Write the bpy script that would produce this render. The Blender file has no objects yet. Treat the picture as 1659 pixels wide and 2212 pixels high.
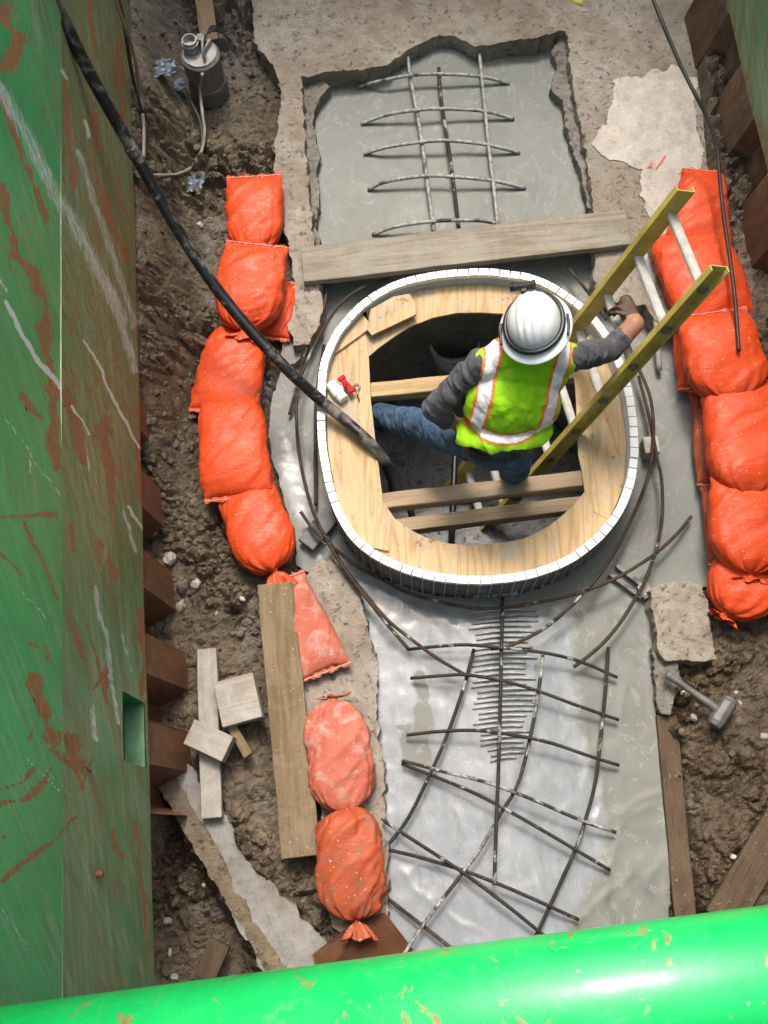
import bpy, bmesh, math, random
import numpy as np
from mathutils import Vector, Matrix, noise as mnoise
from mathutils.geometry import delaunay_2d_cdt

SC = bpy.context.scene
COL = SC.collection
random.seed(7)
RNG = np.random.default_rng(11)
R_ = math.radians

# ------------------------------------------------------------------ camera
CAM_H = 5.7
F_PX = 2310.0                      # focal length, measured on a 1659 x 2212 copy of the photograph
TILT, ROLL = R_(17.9), R_(5.7)
ROT = Matrix.Rotation(TILT, 3, 'X') @ Matrix.Rotation(-ROLL, 3, 'Z')
cam_data = bpy.data.cameras.new('camera')
cam = bpy.data.objects.new('camera', cam_data)
COL.objects.link(cam)
cam.matrix_world = Matrix.Translation((0, 0, CAM_H)) @ ROT.to_4x4()
cam_data.sensor_fit = 'VERTICAL'
cam_data.sensor_height = 36.0
cam_data.lens = 36.0 * F_PX / 2212.0
cam_data.clip_end = 1000
SC.camera = cam

# ------------------------------------------------------------------ sky and sun
SUN_EL, SUN_AZ = 62.0, 2.0        # azimuth from +Y, clockwise
world = bpy.data.worlds.new('World')
SC.world = world
world.use_nodes = True
wn = world.node_tree.nodes
wl = world.node_tree.links
bg = wn['Background']
sky = wn.new('ShaderNodeTexSky')
sky.sky_type = 'NISHITA'
sky.sun_disc = False
sky.sun_elevation = R_(SUN_EL)
sky.sun_rotation = R_(SUN_AZ)
sky.air_density = 1.0
sky.dust_density = 6.0
sky.ozone_density = 0.6
wl.new(sky.outputs[0], bg.inputs[0])
bg.inputs[1].default_value = 0.15
sun_d = bpy.data.lights.new('sun', 'SUN')
sun_d.energy = 1.05
sun_d.angle = R_(13)
sun_d.color = (1.0, 0.96, 0.9)
sun = bpy.data.objects.new('sun', sun_d)
COL.objects.link(sun)
sdir = Vector((math.sin(R_(SUN_AZ)) * math.cos(R_(SUN_EL)), math.cos(R_(SUN_AZ)) * math.cos(R_(SUN_EL)), math.sin(R_(SUN_EL))))
sun.rotation_euler = sdir.to_track_quat('Z', 'Y').to_euler()
sun.location = (0, 4, 9)
SC.view_settings.view_transform = 'Standard'
SC.view_settings.look = 'None'
SC.view_settings.exposure = 1.17
SC.view_settings.gamma = 1.0
SC.view_settings.use_curve_mapping = False
SC.render.engine = 'CYCLES'
SC.cycles.max_bounces = 4
SC.cycles.use_adaptive_sampling = True
SC.cycles.adaptive_threshold = 0.03

# ------------------------------------------------------------------ measuring helpers
def W(u, v, z):
    """The world point at height z that stands at (u, v) of the 1659 x 2212 copy."""
    d = ROT @ Vector(((u - 829.5) / F_PX, -(v - 1106) / F_PX, -1))
    return Vector((0, 0, CAM_H)) + d * ((z - CAM_H) / d.z)

def WX(u, v, x):
    d = ROT @ Vector(((u - 829.5) / F_PX, -(v - 1106) / F_PX, -1))
    return Vector((0, 0, CAM_H)) + d * (x / d.x)

def WP(pts, z):
    return [W(u, v, z) for u, v in pts]

def _h(xi, yi, s):
    h = (xi.astype(np.int64) * 374761393 + yi.astype(np.int64) * 668265263 + s * 1442695041) & 0xffffffff
    h = ((h ^ (h >> 13)) * 1274126177) & 0xffffffff
    h = ((h ^ (h >> 16)) * 2246822519) & 0xffffffff
    return ((h ^ (h >> 15)) & 0xffffff) / float(0x1000000)

def vn(x, y, s=0):
    x = np.asarray(x, float); y = np.asarray(y, float)
    xi = np.floor(x); yi = np.floor(y)
    fx = x - xi; fy = y - yi
    fx = fx * fx * fx * (fx * (fx * 6 - 15) + 10); fy = fy * fy * fy * (fy * (fy * 6 - 15) + 10)
    a = _h(xi, yi, s); b = _h(xi + 1, yi, s); c = _h(xi, yi + 1, s); d = _h(xi + 1, yi + 1, s)
    return (a * (1 - fx) + b * fx) * (1 - fy) + (c * (1 - fx) + d * fx) * fy * 1.0

def fbm(x, y, o=4, s=0, g=0.5):
    t = 0; a = 1; n = 0
    x = np.asarray(x, float); y = np.asarray(y, float)
    for i in range(o):
        t = t + a * (vn(x, y, s + i * 17) - 0.5); n += a
        x, y = (x * 0.8 - y * 0.6) * 2.03 + 3.1, (x * 0.6 + y * 0.8) * 2.03 + 7.7
        a *= g
    return t / n * 2

def worley(x, y, s=0):
    x = np.asarray(x, float); y = np.asarray(y, float)
    xi = np.floor(x); yi = np.floor(y)
    f1 = np.full(x.shape, 9.0); f2 = np.full(x.shape, 9.0); cid = np.zeros(x.shape)
    for dx in (-1, 0, 1):
        for dy in (-1, 0, 1):
            cx = xi + dx; cy = yi + dy
            px = cx + _h(cx, cy, s); py = cy + _h(cx, cy, s + 5)
            d = np.hypot(px - x, py - y)
            near = d < f1
            f2 = np.where(near, f1, np.minimum(f2, d))
            cid = np.where(near, _h(cx, cy, s + 9), cid)
            f1 = np.where(near, d, f1)
    return f1, f2, cid

def sstep(a, b, x):
    t = np.clip((np.asarray(x, float) - a) / (b - a), 0, 1)
    return t * t * (3 - 2 * t)

def poly_sd(x, y, poly):
    """signed distance to a polygon, positive inside"""
    x = np.asarray(x, float); y = np.asarray(y, float)
    d = np.full(x.shape, 1e9); ins = np.zeros(x.shape, bool)
    n = len(poly)
    for i in range(n):
        ax, ay = poly[i][0], poly[i][1]
        bx, by = poly[(i + 1) % n][0], poly[(i + 1) % n][1]
        ex, ey = bx - ax, by - ay
        t = np.clip(((x - ax) * ex + (y - ay) * ey) / (ex * ex + ey * ey + 1e-12), 0, 1)
        d = np.minimum(d, np.hypot(x - ax - ex * t, y - ay - ey * t))
        c = ((ay > y) != (by > y)) & (x < ex * (y - ay) / (by - ay + (1e-12 if by >= ay else -1e-12)) + ax)
        ins ^= c
    return np.where(ins, d, -d)

def line_d(x, y, pts):
    d = np.full(np.shape(x), 1e9)
    for (ax, ay), (bx, by) in zip(pts[:-1], pts[1:]):
        ex, ey = bx - ax, by - ay
        t = np.clip(((x - ax) * ex + (y - ay) * ey) / (ex * ex + ey * ey + 1e-12), 0, 1)
        d = np.minimum(d, np.hypot(x - ax - ex * t, y - ay - ey * t))
    return d

def smooth_path(pts, n, closed=False):
    """Catmull-Rom through the points, resampled evenly to n points"""
    P = [Vector(p) for p in pts]
    m = len(P)
    out = []
    segs = m if closed else m - 1
    for i in range(segs):
        if closed:
            p0, p1, p2, p3 = P[(i - 1) % m], P[i], P[(i + 1) % m], P[(i + 2) % m]
        else:
            p1, p2 = P[i], P[i + 1]
            p0 = P[i - 1] if i > 0 else p1 * 2 - p2
            p3 = P[i + 2] if i + 2 < m else p2 * 2 - p1
        for k in range(10):
            t = k / 10
            out.append(0.5 * ((2 * p1) + (p2 - p0) * t + (2 * p0 - 5 * p1 + 4 * p2 - p3) * t * t + (3 * p1 - p0 - 3 * p2 + p3) * t ** 3))
    if closed:
        out.append(out[0].copy())
    else:
        out.append(P[-1].copy())
    L = [0]
    for a, b in zip(out[:-1], out[1:]):
        L.append(L[-1] + (b - a).length)
    res = []
    k = 0
    cnt = n if closed else n - 1
    for i in range(n):
        t = L[-1] * i / cnt
        while k < len(L) - 2 and L[k + 1] < t:
            k += 1
        w = (t - L[k]) / max(1e-9, L[k + 1] - L[k])
        res.append(out[k].lerp(out[k + 1], min(max(w, 0), 1)))
    return res

# ------------------------------------------------------------------ object helpers
WLOC = {}

def tag(o, label, cat=None, group=None, kind=None):
    if label: o['label'] = label
    if cat: o['category'] = cat
    if group: o['group'] = group
    if kind: o['kind'] = kind
    return o

def link(o, parent, loc):
    COL.objects.link(o)
    pl = WLOC[parent.name] if parent else Vector((0, 0, 0))
    o.parent = parent
    o.location = Vector(loc) - pl
    WLOC[o.name] = Vector(loc)
    return o

def thing(name, loc, label, cat, group=None):
    o = bpy.data.objects.new(name, None)
    o.empty_display_size = 0.1
    link(o, None, loc)
    return tag(o, label, cat, group)

def mk(name, verts, faces, mat, parent=None, smooth=False, origin=None, uv=None, attrs=None, mats=None, fmat=None):
    vs = np.array([tuple(v) for v in verts], float).reshape(-1, 3) if not isinstance(verts, np.ndarray) else verts
    if origin is None:
        lo, hi = vs.min(0), vs.max(0)
        origin = ((lo[0] + hi[0]) / 2, (lo[1] + hi[1]) / 2, lo[2])
    og = np.array(tuple(origin), float)
    me = bpy.data.meshes.new(name)
    loc = (vs - og)
    me.from_pydata(loc.tolist(), [], [tuple(int(i) for i in f) for f in faces] if not isinstance(faces, np.ndarray) else faces.tolist())
    for m in (mats or [mat]):
        me.materials.append(m)
    if fmat is not None:
        me.polygons.foreach_set('material_index', np.asarray(fmat, np.int32))
    if smooth:
        me.polygons.foreach_set('use_smooth', np.ones(len(me.polygons), bool))
    if uv is not None:
        lay = me.uv_layers.new(name='UVMap')
        li = np.zeros(len(me.loops), np.int32)
        me.loops.foreach_get('vertex_index', li)
        lay.data.foreach_set('uv', np.asarray(uv, np.float32)[li].ravel())
    if attrs:
        for k, val in attrs.items():
            at = me.attributes.new(k, 'FLOAT', 'POINT')
            at.data.foreach_set('value', np.asarray(val, np.float32))
    me.update()
    o = bpy.data.objects.new(name, me)
    return link(o, parent, origin)

def mk_bm(name, bm, mat, parent=None, smooth=False, frame=None, bevel=0, bseg=1):
    """bmesh in local coordinates, placed by a 4x4 frame"""
    if bevel:
        bmesh.ops.bevel(bm, geom=[e for e in bm.edges if e.calc_face_angle(0) > 0.5], offset=bevel, segments=bseg, affect='EDGES', clamp_overlap=True)
    bmesh.ops.recalc_face_normals(bm, faces=bm.faces)
    me = bpy.data.meshes.new(name)
    bm.to_mesh(me); bm.free()
    me.materials.append(mat)
    if smooth:
        me.polygons.foreach_set('use_smooth', np.ones(len(me.polygons), bool))
    o = bpy.data.objects.new(name, me)
    frame = frame or Matrix()
    link(o, parent, frame.translation)
    o.rotation_euler = frame.to_euler()
    return o

def frame_xy(a, b, up=Vector((0, 0, 1))):
    """frame at the middle of a-b, local X along a->b, local Z near up"""
    x = (b - a).normalized()
    y = up.cross(x).normalized()
    z = x.cross(y)
    m = Matrix((x, y, z)).transposed().to_4x4()
    m.translation = (a + b) / 2
    return m

def bm_box(bm, c, s, m=None):
    r = bmesh.ops.create_cube(bm, size=1)
    bmesh.ops.scale(bm, verts=r['verts'], vec=s)
    if m: bmesh.ops.transform(bm, verts=r['verts'], matrix=m)
    bmesh.ops.translate(bm, verts=r['verts'], vec=c)
    return r['verts']

def bm_cyl(bm, a, b, r0, r1=None, seg=16, caps=True):
    a = Vector(a); b = Vector(b); r1 = r0 if r1 is None else r1
    d = b - a
    m = d.to_track_quat('Z', 'Y').to_matrix().to_4x4()
    m.translation = (a + b) / 2
    r = bmesh.ops.create_cone(bm, cap_ends=caps, segments=seg, radius1=r0, radius2=r1, depth=d.length, matrix=m)
    return r['verts']

def board(name, a, b, width, thick, mat, parent=None, up=Vector((0, 0, 1)), bevel=0.003, warp=0.003, seed=0, ragged=0.0):
    """a plank whose upper face runs from a to b; grain along local X"""
    fr = frame_xy(a, b, up)
    L = (b - a).length
    fr.translation = fr.translation - fr.to_3x3().col[2] * thick / 2
    bm = bmesh.new()
    bm_box(bm, (0, 0, 0), (L, width, thick))
    n = max(2, int(L / 0.06))
    xs = [e for e in bm.edges if abs((e.verts[0].co - e.verts[1].co).x) > L * 0.9]
    bmesh.ops.bevel(bm, geom=list(bm.edges), offset=bevel, segments=1, affect='EDGES')
    xs = [e for e in bm.edges if abs((e.verts[0].co - e.verts[1].co).x) > L * 0.8]
    bmesh.ops.subdivide_edges(bm, edges=xs, cuts=n, use_grid_fill=False)
    for v in bm.verts:
        q = Vector((v.co.x * 3 + seed * 3.7, v.co.y * 4, v.co.z * 4 + seed))
        v.co.z += warp * mnoise.noise(q * 1.3)
        v.co.y += warp * 0.8 * mnoise.noise(q * 2.1 + Vector((9, 3, 1)))
        if ragged and abs(v.co.x) > L / 2 - 0.02:
            v.co.x += ragged * mnoise.noise(Vector((v.co.y * 30, v.co.z * 40, seed)))
    return mk_bm(name, bm, mat, parent, frame=fr)

def tube_geo(path, radius, seg=8, n=None, closed=False):
    pts = smooth_path(path, n or max(4, len(path) * 5), closed)
    N = len(pts)
    vs = []; fs = []; uv = []
    up = Vector((0.13, 0.21, 0.97)).normalized()
    L = 0
    rad = radius if callable(radius) else (lambda t: radius)
    prev = None
    for i, p in enumerate(pts):
        if closed: d = pts[(i + 1) % N] - pts[i - 1]
        else: d = pts[min(i + 1, N - 1)] - pts[max(i - 1, 0)]
        d.normalize()
        if prev is None:
            s = d.cross(up)
            if s.length < 0.1: s = d.cross(Vector((1, 0, 0)))
        else:
            s = prev - d * prev.dot(d)
        s.normalize(); prev = s
        t = d.cross(s)
        if i: L += (pts[i] - pts[i - 1]).length
        r = rad(i / max(1, N - 1))
        for k in range(seg):
            a = 2 * math.pi * k / seg
            vs.append(p + s * (r * math.cos(a)) + t * (r * math.sin(a)))
            uv.append((L, k / seg))
    M = N if closed else N - 1
    for i in range(M):
        j = (i + 1) % N
        for k in range(seg):
            k2 = (k + 1) % seg
            fs.append((i * seg + k, j * seg + k, j * seg + k2, i * seg + k2))
    if not closed:
        fs.append(tuple(range(seg)))
        fs.append(tuple(reversed(range((N - 1) * seg, N * seg))))
    return vs, fs, uv

def tube(name, path, radius, mat, parent=None, seg=8, n=None, closed=False):
    vs, fs, uv = tube_geo(path, radius, seg, n, closed)
    return mk(name, vs, fs, mat, parent, True, uv=uv)

def prism(name, poly, z0, z1, mat, parent=None, bevel=0.0):
    """vertical prism over a list of (x, y)"""
    n = len(poly)
    bm = bmesh.new()
    top = [bm.verts.new((p[0], p[1], z1)) for p in poly]
    bot = [bm.verts.new((p[0], p[1], z0)) for p in poly]
    bm.faces.new(top); bm.faces.new(bot[::-1])
    for i in range(n):
        bm.faces.new((top[i], bot[i], bot[(i + 1) % n], top[(i + 1) % n]))
    bmesh.ops.recalc_face_normals(bm, faces=bm.faces)
    if bevel:
        bmesh.ops.bevel(bm, geom=[e for e in bm.edges if e.calc_face_angle(0) > 0.6], offset=bevel, segments=1, affect='EDGES')
    vs = [v.co.copy() for v in bm.verts]
    bm.verts.index_update()
    fs = [[v.index for v in f.verts] for f in bm.faces]
    bm.free()
    return mk(name, vs, fs, mat, parent)

def terrain(name, outline, zfun, res, mat, skirt=0.12, jitter=0.012, jscale=18.0, rough=0.012, drop=None, parent=None, attrs=None, seed=1, smooth=True):
    """a sheet over an outline (world xy) with an uneven broken rim that runs down by skirt"""
    n = len(outline)
    bp = []
    for i in range(n):
        a = Vector(outline[i][:2]); b = Vector(outline[(i + 1) % n][:2])
        k = max(1, int((b - a).length / (res * 0.45)))
        for j in range(k):
            bp.append(a.lerp(b, j / k))
    bx = np.array([p.x for p in bp]); by = np.array([p.y for p in bp])
    nx = bx + jitter * fbm(bx * jscale, by * jscale, 5, seed, 0.65); ny = by + jitter * fbm(bx * jscale + 40, by * jscale, 5, seed + 3, 0.65)
    poly = list(zip(nx, ny))
    gx, gy = np.meshgrid(np.arange(nx.min(), nx.max(), res), np.arange(ny.min(), ny.max(), res))
    gx = gx.ravel() + RNG.uniform(-.3, .3, gx.size) * res; gy = gy.ravel() + RNG.uniform(-.3, .3, gy.size) * res
    sd = poly_sd(gx, gy, poly[::2] if len(poly) > 400 else poly)
    keep = sd > res * 0.6
    px = np.concatenate([nx, gx[keep]]); py = np.concatenate([ny, gy[keep]])
    m = len(poly)
    co, ed, fc, ov, oe, of = delaunay_2d_cdt([Vector((a, b)) for a, b in zip(px, py)], [], [list(range(m))], 1, 1e-6)
    cx = np.array([c.x for c in co]); cy = np.array([c.y for c in co])
    cz = zfun(cx, cy)
    fs = [list(f) for f in fc]
    if drop is not None:
        ctr = np.array([[cx[f].mean(), cy[f].mean()] for f in fs])
        bad = drop(ctr[:, 0], ctr[:, 1])
        fs = [f for f, k in zip(fs, bad) if not k]
    # faces of the triangulation may come out clockwise
    out = []
    for f in fs:
        a, b, c = f[:3]
        if (cx[b] - cx[a]) * (cy[c] - cy[a]) - (cy[b] - cy[a]) * (cx[c] - cx[a]) < 0: f = f[::-1]
        out.append(f)
    verts = np.stack([cx, cy, cz], 1)
    base = len(verts)
    bz = zfun(nx, ny)
    area = 0.5 * np.sum(nx * np.roll(ny, -1) - np.roll(nx, -1) * ny)
    rows = [0, 0.25, 0.5, 0.75, 1.0] if skirt else []
    allv = [verts]
    for q, r in enumerate(rows):
        off = rough * fbm(nx * 30 + q * 5, ny * 30 + q * 9, 3, seed + 8) * (1 if q else 0)
        tx = np.roll(nx, -1) - np.roll(nx, 1); ty = np.roll(ny, -1) - np.roll(ny, 1)
        ln = np.hypot(tx, ty) + 1e-9
        sgn = 1 if area > 0 else -1
        allv.append(np.stack([nx + sgn * ty / ln * off, ny - sgn * tx / ln * off, bz - skirt * r], 1))
    verts = np.concatenate(allv)
    for q in range(len(rows) - 1):
        o0 = base + q * m; o1 = o0 + m
        for i in range(m):
            j = (i + 1) % m
            f = (o0 + i, o1 + i, o1 + j, o0 + j)
            out.append(f if area > 0 else f[::-1])
    at = None
    if attrs:
        at = {k: fn(verts[:, 0], verts[:, 1]) for k, fn in attrs.items()}
    return mk(name, verts, out, mat, parent, smooth, attrs=at)

# ------------------------------------------------------------------ materials
class Mat:
    def __init__(self, name, rough=0.7, metal=0.0, spec=0.5):
        self.m = bpy.data.materials.new(name)
        self.m.use_nodes = True
        self.t = self.m.node_tree
        self.b = self.t.nodes['Principled BSDF']
        self.b.inputs['Roughness'].default_value = rough
        self.b.inputs['Metallic'].default_value = metal
        self.b.inputs['Specular IOR Level'].default_value = spec
        self.tc = None
    def n(self, typ, **kw):
        o = self.t.nodes.new(typ)
        for k, v in kw.items(): setattr(o, k, v)
        return o
    def l(self, a, b): self.t.links.new(a, b)
    def co(self, kind='Object', scale=(1, 1, 1), rot=(0, 0, 0), loc=(0, 0, 0), perobj=True):
        if self.tc is None: self.tc = self.n('ShaderNodeTexCoord')
        mp = self.n('ShaderNodeMapping')
        src = self.tc.outputs[kind]
        if perobj and kind == 'Object':
            oi = self.n('ShaderNodeObjectInfo')
            ma = self.n('ShaderNodeMath', operation='MULTIPLY'); ma.inputs[1].default_value = 37.0
            self.l(oi.outputs['Random'], ma.inputs[0])
            va = self.n('ShaderNodeVectorMath', operation='ADD')
            self.l(src, va.inputs[0]); self.l(ma.outputs[0], va.inputs[1])
            src = va.outputs[0]
        mp.inputs['Rotation'].default_value = rot
        mp.inputs['Location'].default_value = loc
        self.l(src, mp.inputs[0])
        m2 = self.n('ShaderNodeMapping')
        m2.inputs['Scale'].default_value = scale
        self.l(mp.outputs[0], m2.inputs[0])
        return m2.outputs[0]
    def grain(self, co, scale, k, detail=2, dist=0.4):
        """contour lines of a stretched noise: sawn-wood figure"""
        nz = self.noise(co, scale, detail, 0.45, dist)
        return self.math('PINGPONG', self.math('MULTIPLY', nz, k), 1.0)
    def noise(self, co, scale, detail=4, rough=0.55, dist=0.0):
        o = self.n('ShaderNodeTexNoise')
        o.inputs['Scale'].default_value = scale; o.inputs['Detail'].default_value = detail
        o.inputs['Roughness'].default_value = rough; o.inputs['Distortion'].default_value = dist
        self.l(co, o.inputs['Vector'])
        return o.outputs[0]
    def voro(self, co, scale, feature='F1', out='Distance'):
        o = self.n('ShaderNodeTexVoronoi', feature=feature)
        o.inputs['Scale'].default_value = scale
        self.l(co, o.inputs['Vector'])
        return o.outputs[out]
    def wave(self, co, scale, dist=3, detail=2, dscale=1, prof='SIN', axis='Y', typ='BANDS'):
        o = self.n('ShaderNodeTexWave', wave_type=typ, wave_profile=prof)
        if typ == 'BANDS': o.bands_direction = axis
        else: o.rings_direction = axis
        o.inputs['Scale'].default_value = scale; o.inputs['Distortion'].default_value = dist
        o.inputs['Detail'].default_value = detail; o.inputs['Detail Scale'].default_value = dscale
        self.l(co, o.inputs['Vector'])
        return o.outputs['Fac']
    def attr(self, name):
        o = self.n('ShaderNodeAttribute'); o.attribute_name = name
        return o.outputs['Fac']
    def ramp(self, fac, stops):
        o = self.n('ShaderNodeValToRGB')
        e = o.color_ramp.elements
        while len(e) < len(stops): e.new(0.5)
        for i, (p, c) in enumerate(stops):
            e[i].position = p
            e[i].color = (c, c, c, 1) if isinstance(c, (int, float)) else (*c, 1)
        self.l(fac, o.inputs[0])
        return o.outputs[0]
    def mix(self, fac, a, b, mode='MIX'):
        o = self.n('ShaderNodeMix', data_type='RGBA', blend_type=mode)
        for s, i in ((fac, 0), (a, 6), (b, 7)):
            if isinstance(s, (int, float)): o.inputs[i].default_value = s if i == 0 else (s, s, s, 1)
            elif isinstance(s, tuple): o.inputs[i].default_value = (*s, 1)
            else: self.l(s, o.inputs[i])
        return o.outputs[2]
    def math(self, op, a, b=0.0, c=None):
        o = self.n('ShaderNodeMath', operation=op)
        for i, s in enumerate((a, b, c)):
            if s is None: continue
            if isinstance(s, (int, float)): o.inputs[i].default_value = s
            else: self.l(s, o.inputs[i])
        return o.outputs[0]
    def color(self, c):
        if isinstance(c, tuple): self.b.inputs['Base Color'].default_value = (*c, 1)
        else: self.l(c, self.b.inputs['Base Color'])
        return self
    def rough(self, r):
        if isinstance(r, (int, float)): self.b.inputs['Roughness'].default_value = r
        else: self.l(r, self.b.inputs['Roughness'])
        return self
    def bump(self, h, strength=0.5, dist=0.01):
        o = self.n('ShaderNodeBump')
        o.inputs['Strength'].default_value = strength; o.inputs['Distance'].default_value = dist
        self.l(h, o.inputs['Height'])
        self.l(o.outputs[0], self.b.inputs['Normal'])
        return self

def m_simple(name, c, rough=0.6, var=0.25, scale=14, metal=0.0, bump=0.2, bscale=60, spec=0.5):
    m = Mat(name, rough, metal, spec)
    co = m.co()
    n = m.noise(co, scale, 5, 0.6)
    lo = tuple(x * (1 - var) for x in c); hi = tuple(min(1, x * (1 + var)) for x in c)
    m.color(m.ramp(n, [(0.3, lo), (0.7, hi)]))
    if bump: m.bump(m.noise(co, bscale, 4), bump, 0.004)
    return m.m

def m_wetconcrete():
    m = Mat('wet_concrete', 0.3)
    co = m.co(perobj=False)
    sw = m.noise(co, 2.6, 5, 0.6, 1.6)
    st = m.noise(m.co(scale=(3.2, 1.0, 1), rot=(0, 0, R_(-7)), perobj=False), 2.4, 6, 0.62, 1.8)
    base = m.ramp(sw, [(0.28, (0.135, 0.145, 0.130)), (0.5, (0.170, 0.180, 0.162)), (0.72, (0.208, 0.216, 0.196))])
    pale = m.ramp(st, [(0.25, (0.225, 0.243, 0.258)), (0.5, (0.262, 0.282, 0.303)), (0.75, (0.310, 0.330, 0.355))])  # pale laitance, with the bluish sky sheen mixed into its colour
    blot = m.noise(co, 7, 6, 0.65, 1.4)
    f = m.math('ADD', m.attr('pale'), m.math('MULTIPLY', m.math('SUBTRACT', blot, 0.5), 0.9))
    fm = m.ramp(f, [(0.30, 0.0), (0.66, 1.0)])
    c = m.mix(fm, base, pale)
    sp = m.ramp(m.noise(co, 38, 2, 0.5), [(0.73, 0.0), (0.77, 1.0)])
    c = m.mix(m.math('MULTIPLY', sp, 0.6), c, (0.08, 0.07, 0.06))
    # thin lighter cement films drawn out by the flow
    fl = m.ramp(m.noise(m.co(scale=(1.4, 1, 1), perobj=False), 4.5, 7, 0.68, 3.0), [(0.575, 0.0), (0.60, 1.0), (0.64, 0.0)])
    c = m.mix(m.math('MULTIPLY', fl, 0.35), c, (0.46, 0.47, 0.46))
    m.color(c)
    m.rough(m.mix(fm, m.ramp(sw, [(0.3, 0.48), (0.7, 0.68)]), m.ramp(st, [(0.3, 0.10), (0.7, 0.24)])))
    h = m.math('ADD', m.math('ADD', m.noise(co, 4.5, 4, 0.5, 2.8), m.math('MULTIPLY', fl, 0.12)), m.math('MULTIPLY', m.noise(co, 60, 3), 0.10))
    bm_ = m.n('ShaderNodeBump'); bm_.inputs['Distance'].default_value = 0.010
    m.l(m.mix(fm, 0.12, 0.16), bm_.inputs['Strength']); m.l(h, bm_.inputs['Height']); m.l(bm_.outputs[0], m.b.inputs['Normal'])
    return m.m

def m_slab(name='old_concrete', c=(0.42, 0.372, 0.312), stain=(0.24, 0.175, 0.12), dark=0.6, b=0.9):
    m = Mat(name, 0.9, spec=0.3)
    co = m.co(perobj=False)
    n1 = m.noise(co, 1.7, 7, 0.65, 0.6)
    n2 = m.noise(co, 11, 10, 0.78)
    n3 = m.noise(co, 48, 5, 0.7)
    col = m.ramp(n2, [(0.30, tuple(x * .58 for x in c)), (0.5, c), (0.70, tuple(min(1, x * 1.3) for x in c))])
    col = m.mix(m.ramp(n1, [(0.44, 0.0), (0.68, 0.7)]), col, stain)
    gy = m.ramp(m.noise(co, 2.6, 6, 0.6, 1.0), [(0.55, 0.0), (0.70, 0.35)])
    col = m.mix(gy, col, tuple(sum(c) / 3 * k for k in (1.02, 1.0, .97)))
    pits = m.ramp(m.noise(co, 30, 5, 0.7), [(0.34, 1.0), (0.42, 0.0)])
    col = m.mix(m.math('MULTIPLY', pits, dark), col, (0.09, 0.072, 0.056))
    agg = m.ramp(m.voro(co, 40), [(0.12, 1.0), (0.22, 0.0)])
    ag2 = m.ramp(m.noise(co, 6, 3), [(0.48, 0.0), (0.60, 1.0)])
    col = m.mix(m.math('MULTIPLY', m.math('MULTIPLY', agg, ag2), 0.45), col, (0.50, 0.46, 0.40))
    m.color(col)
    h = m.math('ADD', n2, m.math('ADD', m.math('MULTIPLY', n3, 0.5), m.math('MULTIPLY', pits, -0.25)))
    m.bump(h, b, 0.03)
    return m.m

def m_mud():
    m = Mat('mud', 0.6, spec=0.45)
    co = m.co(perobj=False)
    n1 = m.noise(co, 3.2, 6, 0.65, 0.8)
    n2 = m.noise(co, 22, 6, 0.65)
    col = m.ramp(n1, [(0.28, (0.074, 0.056, 0.038)), (0.48, (0.148, 0.113, 0.073)), (0.70, (0.245, 0.195, 0.135))])
    col = m.mix(m.ramp(n2, [(0.35, 0.6), (0.6, 0.0)]), col, (0.040, 0.028, 0.018))
    gr = m.ramp(m.noise(co, 2.1, 5, 0.6, 1.2), [(0.56, 0.0), (0.70, 0.75)])
    col = m.mix(gr, col, (0.215, 0.20, 0.175))
    col = m.mix(m.math('MULTIPLY', m.attr('grey'), 0.8), col, (0.20, 0.19, 0.175))
    peb = m.ramp(m.voro(co, 26), [(0.07, 1.0), (0.12, 0.0)])
    col = m.mix(m.math('MULTIPLY', peb, 0.3), col, (0.30, 0.26, 0.2))
    col = m.mix(m.math('MULTIPLY', m.attr('wet'), 0.62), col, (0.050, 0.028, 0.013))
    m.color(col)
    wet = m.noise(co, 2.8, 4, 0.6, 0.5)
    m.rough(m.mix(m.attr('wet'), m.ramp(wet, [(0.40, 0.42), (0.6, 0.9)]), 0.13))
    m.bump(m.math('ADD', n2, m.math('MULTIPLY', m.noise(co, 75, 4, 0.7), 0.5)), 0.8, 0.018)
    return m.m

def m_orange(name, c, dust=(0.45, 0.3, 0.24), amt=0.25, rough=0.36):
    m = Mat(name, rough, spec=0.32)
    co = m.co()
    n1 = m.noise(co, 5, 5, 0.6)
    col = m.ramp(n1, [(0.3, tuple(x * .78 for x in c)), (0.65, c)])
    d = m.ramp(m.noise(co, 9, 6, 0.7, 0.8), [(0.52, 0.0), (0.72, 1.0)])
    col = m.mix(m.math('MULTIPLY', d, amt), col, dust)
    sp = m.ramp(m.noise(co, 70, 2), [(0.68, 0.0), (0.74, 1.0)])
    col = m.mix(m.math('MULTIPLY', sp, min(1, amt * 1.8)), col, (0.62, 0.55, 0.48))
    m.color(col)
    m.rough(m.ramp(m.noise(co, 11, 4), [(0.35, rough - .08), (0.7, rough + .2)]))
    w1 = m.noise(m.co(scale=(0.5, 1.6, 1.6)), 16, 5, 0.6, 1.8)
    w2 = m.noise(m.co(scale=(1.5, 0.6, 1)), 34, 4, 0.6, 1.0)
    m.bump(m.math('ADD', w1, m.math('MULTIPLY', w2, 0.25)), 0.38, 0.010)
    return m.m

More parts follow.
